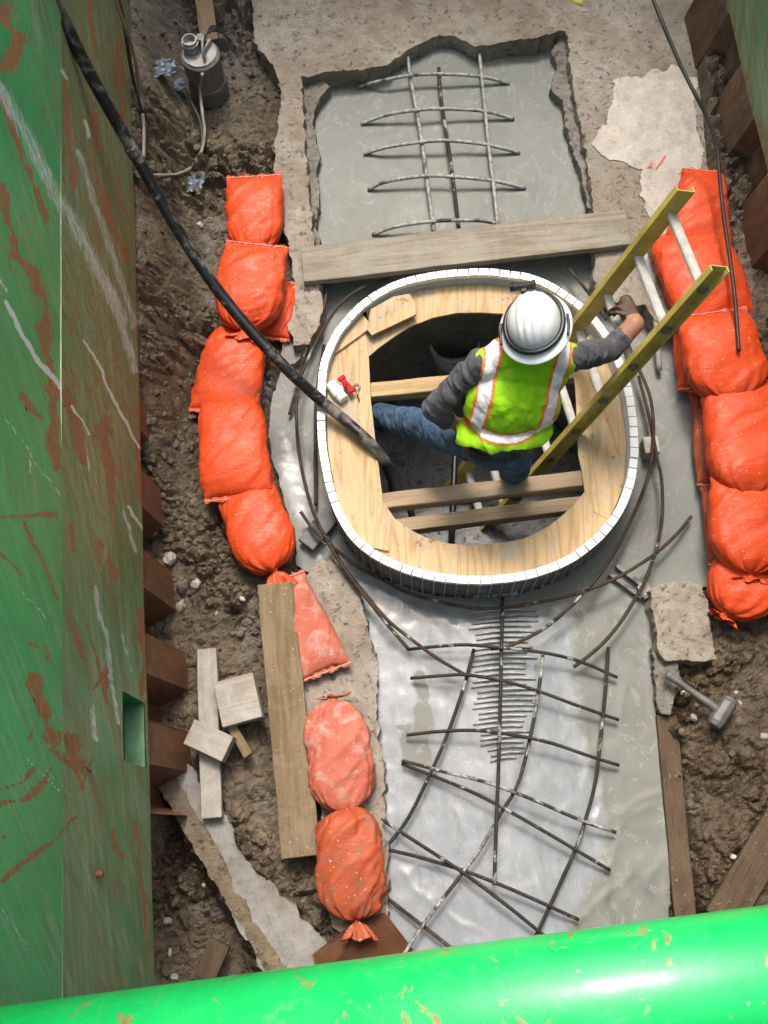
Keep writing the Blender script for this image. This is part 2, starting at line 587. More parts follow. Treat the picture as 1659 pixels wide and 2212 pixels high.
def m_greenwall(name='green_paint_worn', fresh=(0.018, 0.36, 0.105), dull=(0.140, 0.265, 0.115)):
    m = Mat(name, 0.4)
    co = m.co('Object', perobj=False)
    A = R_(-54)                       # the scratches run slantwise down the panel (local Y along the trench, Z up)
    def sk(st, ang=A, loc=(0, 0, 0)): return m.co('Object', (1, 1, st), (ang, 0, 0), loc, perobj=False)
    s1 = m.noise(sk(7), 1.7, 7, 0.66, 0.35)
    s2 = m.noise(sk(22, R_(-50), (0, 3, 1)), 1.5, 7, 0.62, 0.25)
    s3 = m.noise(sk(12, R_(-16), (0, 1, 6)), 1.6, 7, 0.65, 0.3)
    big = m.noise(co, 1.3, 5, 0.6, 0.4)
    vary = m.math('ADD', m.math('MULTIPLY', m.math('SUBTRACT', s1, 0.5), 1.7), m.math('MULTIPLY', m.math('SUBTRACT', big, 0.5), 1.2))
    fd = m.math('ADD', m.attr('dull'), vary)
    fr_c = m.ramp(big, [(0.3, tuple(x * .8 for x in fresh)), (0.7, tuple(x * 1.25 for x in fresh))])
    du_c = m.ramp(s3, [(0.32, (0.070, 0.215, 0.080)), (0.5, dull), (0.68, (0.27, 0.375, 0.225))])
    col = m.mix(m.ramp(fd, [(0.30, 0.0), (0.70, 1.0)]), fr_c, du_c)
    # chalky scuffs along the scratches
    col = m.mix(m.ramp(s2, [(0.53, 0.0), (0.70, 0.55)]), col, (0.33, 0.42, 0.35))
    # brown mud film
    br = m.math('ADD', m.math('MULTIPLY', m.attr('dull'), 0.22), m.noise(sk(4, A, (3, 1, 2)), 2.3, 7, 0.66, 0.6))
    col = m.mix(m.ramp(br, [(0.66, 0.0), (0.84, 0.8)]), col, (0.185, 0.145, 0.065))
    mot = m.noise(m.co('Object', (1, 1.6, 1.0), perobj=False), 4.2, 8, 0.72, 0.8)
    col = m.mix(m.ramp(mot, [(0.50, 0.0), (0.62, 0.55)]), col, (0.035, 0.30, 0.125))
    # bare rusted patches with ragged, streaky rims
    rn = m.noise(sk(8), 4.2, 9, 0.76, 0.45)
    fr = m.math('ADD', m.math('MULTIPLY', m.attr('rust'), 0.85), m.math('ADD', m.math('MULTIPLY', m.math('SUBTRACT', rn, 0.5), 1.7), m.math('MULTIPLY', m.math('SUBTRACT', m.noise(sk(2.5), 26, 6, 0.75), 0.5), 1.3)))
    rm = m.ramp(fr, [(0.44, 0.0), (0.54, 1.0)])
    rc = m.ramp(m.noise(sk(3), 16, 6, 0.65), [(0.3, (0.22, 0.085, 0.032)), (0.7, (0.43, 0.175, 0.068))])
    col = m.mix(m.math('MULTIPLY', rm, 0.92), col, rc)
    fw = m.math('ADD', m.attr('white'), m.math('MULTIPLY', m.math('SUBTRACT', m.noise(sk(8), 12, 6, 0.75), 0.5), 1.5))
    wm = m.ramp(fw, [(0.50, 0.0), (0.64, 1.0)])
    col = m.mix(m.math('MULTIPLY', wm, 0.9), col, (0.66, 0.72, 0.69))
    fine = m.ramp(m.noise(sk(55, R_(-51), (0, 5, 0)), 1.5, 6, 0.62), [(0.62, 0.0), (0.67, 1.0)])
    gate = m.ramp(m.noise(co, 3.2, 5, 0.65), [(0.54, 0.0), (0.64, 1.0)])
    col = m.mix(m.math('MULTIPLY', m.math('MULTIPLY', fine, gate), 0.9), col, (0.52, 0.62, 0.5))
    fl = m.ramp(m.noise(sk(3.5, R_(-60)), 15, 3, 0.6), [(0.69, 0.0), (0.73, 1.0)])
    col = m.mix(m.math('MULTIPLY', fl, 0.6), col, (0.45, 0.55, 0.45))
    m.color(col)
    m.rough(m.mix(rm, m.ramp(s1, [(0.3, 0.30), (0.7, 0.55)]), 0.85))
    m.bump(m.math('ADD', m.math('MULTIPLY', rm, -0.5), m.math('ADD', m.math('MULTIPLY', s2, 0.4), m.math('MULTIPLY', m.noise(co, 30, 4), 0.25))), 0.3, 0.008)
    return m.m

def m_pipegreen():
    m = Mat('green_pipe_paint', 0.3)
    co = m.co(perobj=False)
    n = m.noise(co, 2.2, 5, 0.6)
    col = m.ramp(n, [(0.3, (0.004, 0.45, 0.095)), (0.7, (0.010, 0.52, 0.120))])
    film = m.ramp(m.noise(m.co(scale=(2.2, 5, 5), perobj=False), 2.4, 6, 0.7, 1.4), [(0.58, 0.0), (0.72, 0.4)])
    col = m.mix(film, col, (0.16, 0.50, 0.27))
    rm = m.ramp(m.noise(m.co(scale=(1.4, 1.0, 1.0), perobj=False), 10.5, 4, 0.6, 0.7), [(0.62, 0.0), (0.66, 1.0)])
    col = m.mix(m.math('MULTIPLY', rm, 0.85), col, m.ramp(m.noise(co, 40, 3), [(0.3, (0.22, 0.12, 0.05)), (0.7, (0.36, 0.27, 0.13))]))
    ch = m.ramp(m.noise(co, 30, 3, 0.6), [(0.70, 0.0), (0.73, 1.0)])
    col = m.mix(m.math('MULTIPLY', ch, 0.6), col, (0.50, 0.62, 0.42))
    sc = m.ramp(m.noise(m.co(scale=(9, 2.5, 2.5), rot=(0, 0, R_(12)), perobj=False), 6, 7, 0.75, 0.6), [(0.60, 0.0), (0.66, 1.0)])
    sg = m.ramp(m.noise(co, 2.0, 4, 0.6), [(0.46, 0.0), (0.58, 1.0)])
    col = m.mix(m.math('MULTIPLY', m.math('MULTIPLY', sc, sg), 0.75), col, (0.16, 0.26, 0.11))
    dm = m.ramp(m.noise(co, 3.1, 8, 0.72, 0.6), [(0.58, 0.0), (0.72, 0.55)])
    col = m.mix(dm, col, (0.20, 0.36, 0.20))
    m.color(col)
    m.rough(m.ramp(m.noise(co, 9, 6), [(0.3, 0.28), (0.7, 0.6)]))
    m.b.inputs['Coat Weight'].default_value = 0.45
    m.b.inputs['Coat Roughness'].default_value = 0.22
    m.bump(m.noise(co, 28, 4), 0.12, 0.01)
    return m.m

def m_wood(name, c0, c1, ring=9, stretch=12, grime=(0.1, 0.09, 0.07), gamt=0.3, rough=0.78, bump=0.35, knots=True):
    m = Mat(name, rough, spec=0.25)
    fib = m.noise(m.co('Object', (2.5, 55, 55)), 2.2, 5, 0.65, 0.3)
    fig = m.grain(m.co('Object', (0.55, 7, 7)), 1.5, ring, 2, 0.5)
    tone = m.noise(m.co('Object', (1.2, 5, 5)), 2.4, 4, 0.6)
    col = m.mix(m.ramp(fig, [(0.15, 0.75), (0.6, 0.0)]), c1, c0)
    col = m.mix(m.ramp(fib, [(0.35, 0.6), (0.6, 0.0)]), col, tuple(x * .68 for x in c0))
    col = m.mix(m.ramp(tone, [(0.35, 0.35), (0.65, 0.0)]), col, tuple(x * .8 for x in c0))
    if knots:
        k = m.ramp(m.voro(m.co('Object', (2.0, 8, 1)), 1.0), [(0.06, 1.0), (0.13, 0.0)])
        col = m.mix(m.math('MULTIPLY', k, 0.75), col, tuple(x * .3 for x in c0))
    d = m.ramp(m.noise(m.co(), 5, 7, 0.72, 0.8), [(0.44, 0.0), (0.66, 1.0)])
    col = m.mix(m.math('MULTIPLY', d, gamt), col, grime)
    sp = m.ramp(m.noise(m.co(), 55, 3, 0.6), [(0.66, 0.0), (0.72, 1.0)])
    col = m.mix(m.math('MULTIPLY', sp, gamt * 0.8), col, (0.55, 0.53, 0.49))
    m.color(col)
    m.bump(m.math('ADD', fib, m.math('MULTIPLY', fig, 0.5)), bump, 0.004)
    return m.m

def m_ply():
    m = Mat('plywood', 0.62, spec=0.3)
    co = m.co('Object', (6.5, 0.8, 1), (0, 0, R_(5)))
    g = m.grain(co, 1.25, 16, 2, 0.35)
    gf = m.noise(m.co('Object', (85, 4, 1), (0, 0, R_(5))), 2, 5, 0.65)
    tone = m.noise(m.co(), 3.2, 5, 0.6)
    col = m.mix(m.ramp(g, [(0.06, 0.95), (0.40, 0.25), (0.8, 0.0)]), (0.54, 0.38, 0.205), (0.36, 0.215, 0.090))
    col = m.mix(m.ramp(gf, [(0.38, 0.45), (0.58, 0.0)]), col, (0.40, 0.25, 0.11))
    col = m.mix(m.ramp(tone, [(0.35, 0.0), (0.7, 0.35)]), col, (0.58, 0.43, 0.25))
    d = m.ramp(m.noise(m.co(), 4.6, 8, 0.74, 1.1), [(0.50, 0.0), (0.60, 1.0)])
    col = m.mix(m.math('MULTIPLY', d, 0.7), col, (0.35, 0.315, 0.26))
    sp = m.ramp(m.noise(m.co(), 60, 3, 0.6), [(0.66, 0.0), (0.70, 1.0)])
    col = m.mix(m.math('MULTIPLY', sp, 0.6), col, (0.14, 0.08, 0.04))
    mu = m.ramp(m.noise(m.co(), 11, 4, 0.6), [(0.655, 0.0), (0.70, 1.0)])
    col = m.mix(m.math('MULTIPLY', mu, 0.7), col, (0.20, 0.10, 0.05))
    m.color(col)
    m.bump(gf, 0.25, 0.003)
    return m.m

def m_rebar(name, c=(0.035, 0.028, 0.024), splash=0.35):
    m = Mat(name, 0.62)
    uv = m.co('UV', (1, 1, 1))
    co = m.co()
    rib = m.wave(m.co('UV', (1, 0.25, 1)), 28, 0.5, 1, 1, axis='X')
    col = m.ramp(m.noise(co, 14, 4), [(0.3, tuple(x * .6 for x in c)), (0.7, tuple(x * 1.7 for x in c))])
    s = m.ramp(m.noise(co, 5.5, 5, 0.65, 0.6), [(0.62 - splash * .35, 0.0), (0.67 - splash * .3, 1.0)])
    col = m.mix(m.math('MULTIPLY', s, 0.9), col, m.ramp(m.noise(co, 40, 3), [(0.35, (0.20, 0.20, 0.18)), (0.6, (0.46, 0.465, 0.43))]))
    m.color(col)
    m.bump(rib, 0.6, 0.004)
    return m.m

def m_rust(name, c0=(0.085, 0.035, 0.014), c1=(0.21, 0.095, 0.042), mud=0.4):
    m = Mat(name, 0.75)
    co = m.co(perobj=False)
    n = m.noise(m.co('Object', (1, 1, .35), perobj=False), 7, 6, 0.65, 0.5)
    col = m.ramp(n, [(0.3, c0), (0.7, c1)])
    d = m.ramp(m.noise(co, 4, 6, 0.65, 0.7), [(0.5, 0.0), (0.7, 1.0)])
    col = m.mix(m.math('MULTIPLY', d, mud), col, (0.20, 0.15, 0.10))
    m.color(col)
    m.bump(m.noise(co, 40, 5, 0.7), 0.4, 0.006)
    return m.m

def m_hose():
    m = Mat('black_rubber', 0.45)
    co = m.co()
    s = m.ramp(m.noise(co, 6.5, 6, 0.7, 0.9), [(0.50, 0.0), (0.60, 1.0)])
    col = m.mix(m.math('MULTIPLY', s, 0.8), (0.012, 0.012, 0.013), m.ramp(m.noise(co, 30, 4), [(0.3, (0.08, 0.075, 0.065)), (0.7, (0.27, 0.25, 0.22))]))
    m.color(col)
    m.rough(m.mix(s, 0.35, 0.85))
    m.bump(m.noise(co, 45, 4), 0.3, 0.004)
    return m.m

def m_fabric(name, c, var=0.18, rough=0.85, weave=220, dirt=0.0, fold=9):
    m = Mat(name, rough, spec=0.25)
    co = m.co()
    col = m.ramp(m.noise(co, 10, 5, 0.6), [(0.3, tuple(x * (1 - var) for x in c)), (0.7, tuple(min(1, x * (1 + var)) for x in c))])
    if dirt:
        d = m.ramp(m.noise(co, 7, 6, 0.7), [(0.55, 0.0), (0.72, 1.0)])
        col = m.mix(m.math('MULTIPLY', d, dirt), col, (0.10, 0.09, 0.075))
    m.color(col)
    h = m.math('ADD', m.math('MULTIPLY', m.noise(co, weave, 2), 0.25), m.noise(co, fold, 4, 0.55, 1.4))
    m.bump(h, 0.45, 0.018)
    return m.m

M_WET = m_wetconcrete()
M_SLAB = m_slab()
M_SLAB2 = m_slab('concrete_rubble_face', (0.30, 0.275, 0.24), (0.2, 0.17, 0.13), 0.6, 1.0)
M_PATCH = m_slab('smooth_mortar', (0.50, 0.455, 0.405), (0.42, 0.355, 0.30), 0.25, 0.25)
M_SPILL = m_slab('grey_spill', (0.285, 0.275, 0.26), (0.17, 0.125, 0.08), 0.35, 0.4)
M_MUD = m_mud()
M_OR = m_orange('orange_plastic', (0.74, 0.078, 0.016), (0.42, 0.13, 0.07), 0.45, 0.44)
M_ORF = m_orange('orange_plastic_faded', (0.52, 0.135, 0.085), (0.47, 0.35, 0.30), 0.9, 0.6)
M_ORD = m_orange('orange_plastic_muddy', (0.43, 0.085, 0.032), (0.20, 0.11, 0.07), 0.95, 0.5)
M_GREEN = m_greenwall()
M_PIPE = m_pipegreen()
M_PLY = m_ply()
M_PINE = m_wood('new_pine', (0.44, 0.30, 0.15), (0.62, 0.46, 0.26), gamt=0.25)
M_BEAM = m_wood('formwork_timber', (0.30, 0.205, 0.125), (0.43, 0.32, 0.215), gamt=0.5, grime=(0.30, 0.27, 0.23))
M_OLD = m_wood('weathered_board', (0.21, 0.175, 0.13), (0.34, 0.295, 0.225), gamt=0.6, grime=(0.30, 0.29, 0.27), knots=False)
M_MUDWOOD = m_wood('muddy_board', (0.16, 0.105, 0.055), (0.26, 0.185, 0.108), gamt=0.8, grime=(0.25, 0.20, 0.14), knots=False)
M_PALEWOOD = m_wood('cement_stained_timber', (0.33, 0.285, 0.235), (0.43, 0.39, 0.335), gamt=0.75, grime=(0.47, 0.46, 0.44), knots=False)
M_DARKWOOD = m_wood('wet_dark_board', (0.07, 0.045, 0.026), (0.12, 0.08, 0.05), gamt=0.4, grime=(0.16, 0.12, 0.08), knots=False)
M_REBAR = m_rebar('rebar_black', (0.022, 0.018, 0.016), splash=0.14)
M_REBARC = m_rebar('rebar_pale_coat', (0.05, 0.045, 0.04), splash=0.75)
M_REBARG = m_rebar('rebar_cement_splashed', (0.03, 0.025, 0.022), splash=0.42)
M_REBARR = m_rebar('rebar_rusty', (0.042, 0.025, 0.015), splash=0.0)
M_RUST = m_rust('rusty_steel')
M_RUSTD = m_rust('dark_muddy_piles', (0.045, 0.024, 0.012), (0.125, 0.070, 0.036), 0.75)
M_RUST2 = m_rust('rusty_plate', (0.16, 0.058, 0.024), (0.27, 0.115, 0.055), 0.25)
M_HOSE = m_hose()
M_CABLE = m_simple('cable_rubber', (0.03, 0.028, 0.026), 0.5, 0.5, 9)
M_CABLEG = m_simple('muddy_cable', (0.28, 0.25, 0.21), 0.7, 0.35, 9)
M_WHITE = m_simple('white_pvc', (0.83, 0.84, 0.85), 0.4, 0.06, 8, bump=0.05)
M_LINER = m_simple('grey_liner', (0.50, 0.51, 0.50), 0.45, 0.12, 10)
M_BACK = m_simple('liner_back_shade', (0.20, 0.20, 0.20), 0.6, 0.3, 10)  # darker copy of the liner grey; shade between the ribs put into the colour
M_RIB = m_simple('liner_rib', (0.40, 0.41, 0.41), 0.5, 0.2, 10)
M_CHAMBER = m_slab('chamber_concrete', (0.34, 0.345, 0.34), (0.17, 0.168, 0.16), 0.6, 0.9)
M_FLOORC = m_slab('chamber_floor_concrete', (0.36, 0.365, 0.365), (0.11, 0.11, 0.11), 0.9, 1.0)
M_BUCKET = m_simple('bucket_plastic', (0.55, 0.56, 0.55), 0.5, 0.2, 9)
M_YEL = m_simple('yellow_fibreglass', (0.47, 0.385, 0.090), 0.45, 0.3, 9, bump=0.12)
M_ALU = m_simple('worn_aluminium', (0.56, 0.56, 0.53), 0.5, 0.22, 18, metal=0.25, bump=0.2)
M_STEEL = m_simple('grey_cast_iron', (0.17, 0.165, 0.155), 0.55, 0.35, 12, metal=0.3)
M_STEELL = m_simple('pale_dusty_metal', (0.34, 0.33, 0.31), 0.6, 0.3, 14, metal=0.2)
M_STONE = m_simple('stone', (0.34, 0.30, 0.25), 0.85, 0.35, 12, bump=0.5, bscale=35)
M_STONEW = m_simple('pale_stone', (0.44, 0.40, 0.345), 0.85, 0.3, 12, bump=0.4, bscale=35)
M_STONED = m_simple('dark_stone', (0.12, 0.115, 0.11), 0.8, 0.35, 12, bump=0.5, bscale=35)
M_BLOCK = m_simple('grey_block', (0.155, 0.16, 0.16), 0.8, 0.25, 16, bump=0.4)
M_RED = m_simple('red_plastic', (0.42, 0.008, 0.012), 0.6, 0.12, 9, bump=0.0, spec=0.15)
M_FILM = m_simple('clear_film', (0.20, 0.235, 0.29), 0.08, 0.25, 30, bump=0.6, bscale=60)
M_VEST = m_fabric('lime_mesh_fabric', (0.31, 0.66, 0.010), 0.14, 0.7, 260, 0.2)
M_REFL = m_simple('silver_reflective_tape', (0.74, 0.73, 0.75), 0.34, 0.22, 22, bump=0.5, bscale=40)
M_TRIM = m_simple('orange_trim', (0.88, 0.21, 0.03), 0.6, 0.1, 20)
M_SHIRT = m_fabric('grey_jersey', (0.088, 0.088, 0.10), 0.25, 0.9, 300)
M_JEANS = m_fabric('blue_denim', (0.050, 0.088, 0.155), 0.6, 0.9, 320, 0.35)
M_SKIN = m_simple('skin', (0.33, 0.16, 0.095), 0.55, 0.15, 25, bump=0.15)
M_GLOVE = m_simple('dark_glove', (0.085, 0.05, 0.036), 0.7, 0.35, 25)
M_BOOT = m_simple('dark_boot', (0.03, 0.034, 0.05), 0.6, 0.4, 18)
M_BELT = m_simple('black_leather', (0.02, 0.02, 0.022), 0.5, 0.3, 18)
M_HELM = m_simple('white_helmet_shell', (0.66, 0.68, 0.70), 0.36, 0.14, 13, bump=0.06, bscale=30)
M_BLACK = m_simple('black_plastic', (0.012, 0.012, 0.014), 0.4, 0.2, 12, bump=0.0)
M_PALEWIRE = m_simple('cement_covered_wire', (0.36, 0.37, 0.37), 0.5, 0.3, 30)
M_PAINTO = m_simple('orange_marking_paint', (0.85, 0.11, 0.06), 0.7, 0.2, 30)
M_ROPE = m_simple('frayed_thread', (0.72, 0.5, 0.42), 0.8, 0.2, 30)

# ================================================================== traced outlines
RING_UV = [(686,843),(690,793),(703,753),(723,713),(750,680),(780,650),(820,623),(866,603),(913,591),(960,584),(1020,580),(1060,580),(1106,585),(1146,592),(1193,611),(1235,638),(1276,671),(1312,715),(1340,768),(1363,833),(1373,886),(1378,936),(1379,980),(1373,1033),(1361,1072),(1346,1106),(1326,1136),(1303,1163),(1273,1189),(1239,1213),(1196,1233),(1149,1248),(1106,1256),(1053,1261),(1003,1260),(953,1256),(906,1246),(863,1233),(820,1213),(783,1189),(756,1163),(738,1136),(722,1106),(706,1060),(696,1013),(688,963),(685,905)]
RING_Z = 0.38
PLY_Z = 0.305
NSLAT = 96
ring = smooth_path(WP(RING_UV, RING_Z), NSLAT, closed=True)

def offset_ring(d):
    n = len(ring); out = []
    for i in range(n):
        t = (ring[(i + 1) % n] - ring[i - 1]).normalized()
        nrm = Vector((-t.y, t.x, 0))
        out.append(ring[i] + nrm * d)
    return out
_c = sum(ring, Vector()) / NSLAT
_t = offset_ring(0.1)
RSIGN = 1 if (_t[0] - _c).length < (ring[0] - _c).length else -1
def ring_in(d): return offset_ring(d * RSIGN)
RING_IN = ring_in(0.042)
HOLE_POLY = [(p.x, p.y) for p in ring_in(0.02)]

SLAB_UV = [(540,-160),(548,90),(597,150),(607,200),(597,300),(590,380),(600,420),(622,520),(636,600),(622,700),(636,748),(662,742),(688,704),(697,665),(692,612),(684,590),(676,520),(664,380),(657,270),(650,168),(690,158),(740,153),(786,150),(836,138),(860,124),(886,105),(913,89),(946,78),(983,78),(1003,89),(1026,102),(1046,98),(1106,88),(1166,80),(1210,66),(1223,66),(1234,160),(1249,240),(1263,310),(1276,393),(1281,450),(1287,560),(1279,603),(1296,640),(1340,656),(1395,662),(1425,700),(1500,720),(1570,560),(1548,430),(1525,340),(1520,240),(1508,160),(1500,-160)]
SLAB_XY = [tuple(p.xy) for p in WP(SLAB_UV, 0.15)]
SLAB2_UV = [(696,1209),(680,1224),(650,1250),(600,1260),(560,1300),(590,1420),(640,1500),(640,1560),(690,1560),(700,1700),(690,1830),(715,2000),(770,2030),(838,2000),(838,1832),(829,1776),(828,1659),(820,1606),(811,1526),(816,1479),(815,1439),(804,1393),(793,1346),(783,1293),(760,1246),(730,1218)]
SLAB2_XY = [tuple(p.xy) for p in WP(SLAB2_UV, 0.1)]
SLAB3_UV = [(1406,1276),(1426,1259),(1473,1253),(1516,1269),(1528,1313),(1541,1389),(1548,1421),(1506,1428),(1437,1428),(1421,1404),(1410,1330)]
SLAB3_XY = [tuple(p.xy) for p in WP(SLAB3_UV, 0.12)]
SPILL_UV = [(330,1680),(393,1786),(427,1846),(473,1919),(553,2059),(610,2180),(720,2180),(720,2060),(665,1992),(602,1930),(545,1880),(512,1830),(497,1785),(480,1740),(440,1700),(415,1650),(380,1600)]
SPILL_XY = [tuple(p.xy) for p in WP(SPILL_UV, 0.04)]
WET_UV = [(610,40),(1330,20),(1340,560),(1430,620),(1490,830),(1520,960),(1540,1060),(1560,1180),(1550,1262),(1480,1280),(1430,1300),(1412,1330),(1409,1383),(1413,1473),(1413,1516),(1419,1549),(1426,1606),(1433,1640),(1447,1716),(1455,1782),(1453,1849),(1449,1892),(1444,1969),(1440,2100),(1430,2330),(780,2330),(790,2000),(790,1600),(770,1450),(740,1300),(690,1250),(640,1222),(637,1160),(622,1110),(606,1050),(590,1000),(579,940),(584,880),(598,820),(610,796),(640,740),(650,690)]
WET_XY = [tuple(p.xy) for p in WP(WET_UV, 0.0)]
CURB_UV = [(300,1630),(337,1692),(393,1786),(427,1846),(473,1919),(553,2059),(640,2230)]
CURB = [tuple(p.xy) for p in WP(CURB_UV, 0.0)]
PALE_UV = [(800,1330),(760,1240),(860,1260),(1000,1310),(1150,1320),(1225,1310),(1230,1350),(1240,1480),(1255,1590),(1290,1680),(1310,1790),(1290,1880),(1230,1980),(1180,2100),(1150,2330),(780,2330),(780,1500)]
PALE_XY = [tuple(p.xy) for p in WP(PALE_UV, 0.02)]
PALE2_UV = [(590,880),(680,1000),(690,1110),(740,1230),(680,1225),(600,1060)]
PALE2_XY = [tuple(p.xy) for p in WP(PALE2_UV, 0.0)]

AX0 = W(960, 300, 0); AX1 = W(1085, 1700, 0)
def axis_x(y):
    return AX0.x + (AX1.x - AX0.x) * (y - AX0.y) / (AX1.y - AX0.y)

FLOW_UV = [([(1404,1330),(1404,1400),(1407,1480),(1411,1545),(1421,1610),(1431,1670),(1441,1730),(1444,1800),(1441,1870),(1436,1960)], .010),
 ([(1305,1870),(1320,1890),(1308,1930),(1262,1975),(1235,2000)], .009), ([(1318,1860),(1330,1820),(1315,1870),(1300,1905)], .007), ([(1340,1760),(1370,1735),(1400,1718),(1432,1712)], .008), ([(1338,1790),(1360,1760),(1398,1745)], .007),
 ([(1302,1960),(1310,1935),(1345,1905),(1360,1890)], .007), ([(1398,1925),(1400,1895),(1425,1870),(1436,1840)], .007), ([(1290,1590),(1298,1650),(1300,1710),(1290,1770)], .007), ([(1262,1560),(1272,1640),(1262,1700)], .006),
 ([(880,1890),(905,1870),(915,1905),(905,1950)], .007), ([(870,1880),(895,1920),(930,1945)], .006), ([(985,1750),(1000,1790),(990,1830)], .006), ([(1330,1430),(1350,1480),(1340,1560),(1365,1600)], .006), ([(960,1960),(985,1990),(1040,2010)], .007)]
FLOW = [([tuple(p.xy) for p in smooth_path(WP(uv, 0.0), len(uv) * 4)], h) for uv, h in FLOW_UV]
def wet_z(x, y):
    z = wet_z0(x, y)
    for pts, h in FLOW:
        d = line_d(x + 0.006 * fbm(x * 20, y * 20, 2, 7), y, pts)
        z = z + h * 0.8 * np.exp(-(d / 0.014) ** 2)
    return z
def wet_z0(x, y):
    c = np.exp(-((x - axis_x(y)) / 0.36) ** 2)
    far = sstep(2.9, 3.4, y) + sstep(1.5, 1.1, y)
    return 0.045 * c * far + 0.006 * fbm(x * 4, y * 4, 3, 5) + 0.003 * fbm(x * 14, y * 14, 3, 6)

def wz(p):
    return float(wet_z0(np.array([p.x]), np.array([p.y]))[0])

def mud_z(x, y):
    z = 0.035 + 0.045 * fbm(x * 2.2, y * 2.2, 3, 21)
    # earth banked against the sheet piles, higher further along the trench
    z = z + 0.52 * sstep(-0.90, -1.28, x) * sstep(1.35, 2.9, y) + 0.05 * sstep(-0.45, -0.7, x) * sstep(0.9, 1.6, y)
    z = z + 0.26 * sstep(1.95, 2.2, x) * sstep(0.5, 2.5, y)
    z = z + 0.05 * sstep(1.45, 1.8, x) * sstep(1.3, 0.4, y)
    wx = x + 0.05 * fbm(x * 7, y * 7, 3, 2); wy = y + 0.05 * fbm(x * 7 + 9, y * 7, 3, 3)
    amt = 0.28 + 1.2 * sstep(-0.2, 0.35, fbm(x * 1.7, y * 1.7, 3, 93))
    f1, f2, cid = worley(wx * 8, wy * 8, 4)
    z = z + amt * (0.052 * sstep(0.0, 0.40, f2 - f1) * (0.15 + cid) + 0.03 * (0.5 - f1) * cid)
    f1, f2, cid = worley(wx * 19 + 3, wy * 19, 14)
    z = z + amt * (0.026 * sstep(0.0, 0.35, f2 - f1) * (0.1 + cid * 1.3) + 0.012 * (0.5 - f1) * cid)
    f1, f2, cid = worley(wx * 42 + 3, wy * 42, 24)
    z = z + amt * 0.011 * sstep(0.0, 0.4, f2 - f1) * cid
    z = z - 0.055 + 0.016 * fbm(x * 30, y * 30, 4, 31)
    # the sunken strip outside the kerb at the near end
    xs = np.interp(-y, [-p[1] for p in CURB], [p[0] for p in CURB])
    pit = sstep(0.02, -0.10, x - xs) * sstep(0.75, 0.55, y)
    z = z * (1 - 0.3 * pit) - 0.24 * pit
    # the narrow gully beside the fresh concrete on the other side
    g = sstep(0.95, 0.75, y) * np.exp(-((x - np.interp(y, [-.6, -.3, .3, .8], [1.29, 1.31, 1.33, 1.27])) / 0.07) ** 2)
    z = z - 0.10 * g
    wetp = sstep(0.8, 0.5, y) * sstep(1.4, 1.5, x)
    z = z * (1 - 0.4 * wetp) + 0.012 * wetp * fbm(x * 22, y * 22, 3, 77)
    for poly, lim in ((SLAB_XY, 0.0), (SLAB2_XY, 0.0), (SLAB3_XY, 0.0), (WET_XY, -0.09), (SPILL_XY, -0.06)):
        sd = poly_sd(x, y, poly)
        k = sstep(-0.025, 0.035, sd)
        z = z * (1 - k) + np.minimum(z, lim) * k
    return z

# ------------------------------------------------------------------ the setting
gx0, gx1, gy0, gy1, gr = -1.75, 2.75, -1.2, 6.8, 0.011
xs = np.arange(gx0, gx1, gr); ys = np.arange(gy0, gy1, gr)
GX, GY = np.meshgrid(xs, ys)
GX = GX.ravel() + RNG.uniform(-.25, .25, GX.size) * gr; GY = GY.ravel() + RNG.uniform(-.25, .25, GY.size) * gr
GZ = mud_z(GX, GY)
nx_, ny_ = len(xs), len(ys)
idx = np.arange(nx_ * ny_).reshape(ny_, nx_)
F = np.stack([idx[:-1, :-1], idx[:-1, 1:], idx[1:, 1:], idx[1:, :-1]], -1).reshape(-1, 4)
ctr = np.stack([GX[F].mean(1), GY[F].mean(1)], 1)
F = F[poly_sd(ctr[:, 0], ctr[:, 1], HOLE_POLY) < -0.03]
wetA = sstep(1.15, 0.6, GY) * sstep(1.25, 1.42, GX) * (0.75 + 0.3 * fbm(GX * 3, GY * 3, 3, 57)) + sstep(0.3, 0.6, fbm(GX * 1.6, GY * 1.6, 3, 55)) * 0.5
greyA = sstep(4.3, 5.3, GY) * sstep(-0.3, -0.8, GX) * 0.7
tag(mk('mud_ground', np.stack([GX, GY, GZ], 1), F, M_MUD, smooth=False, attrs={'wet': np.clip(wetA, 0, 1), 'grey': greyA}), None, kind='structure')

def in_hole(x, y): return poly_sd(x, y, HOLE_POLY) > -0.005
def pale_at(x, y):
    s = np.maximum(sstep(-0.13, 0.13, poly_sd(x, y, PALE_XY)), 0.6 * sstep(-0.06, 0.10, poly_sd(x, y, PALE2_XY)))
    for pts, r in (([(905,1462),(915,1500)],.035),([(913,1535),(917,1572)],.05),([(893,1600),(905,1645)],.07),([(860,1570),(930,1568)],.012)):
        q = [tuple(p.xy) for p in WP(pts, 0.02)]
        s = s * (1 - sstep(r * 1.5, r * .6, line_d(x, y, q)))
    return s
tag(terrain('wet_concrete', WET_XY, wet_z, 0.0165, M_WET, skirt=0.14, jitter=0.014, rough=0.008, drop=in_hole, attrs={'pale': pale_at}, seed=3), None, kind='structure')

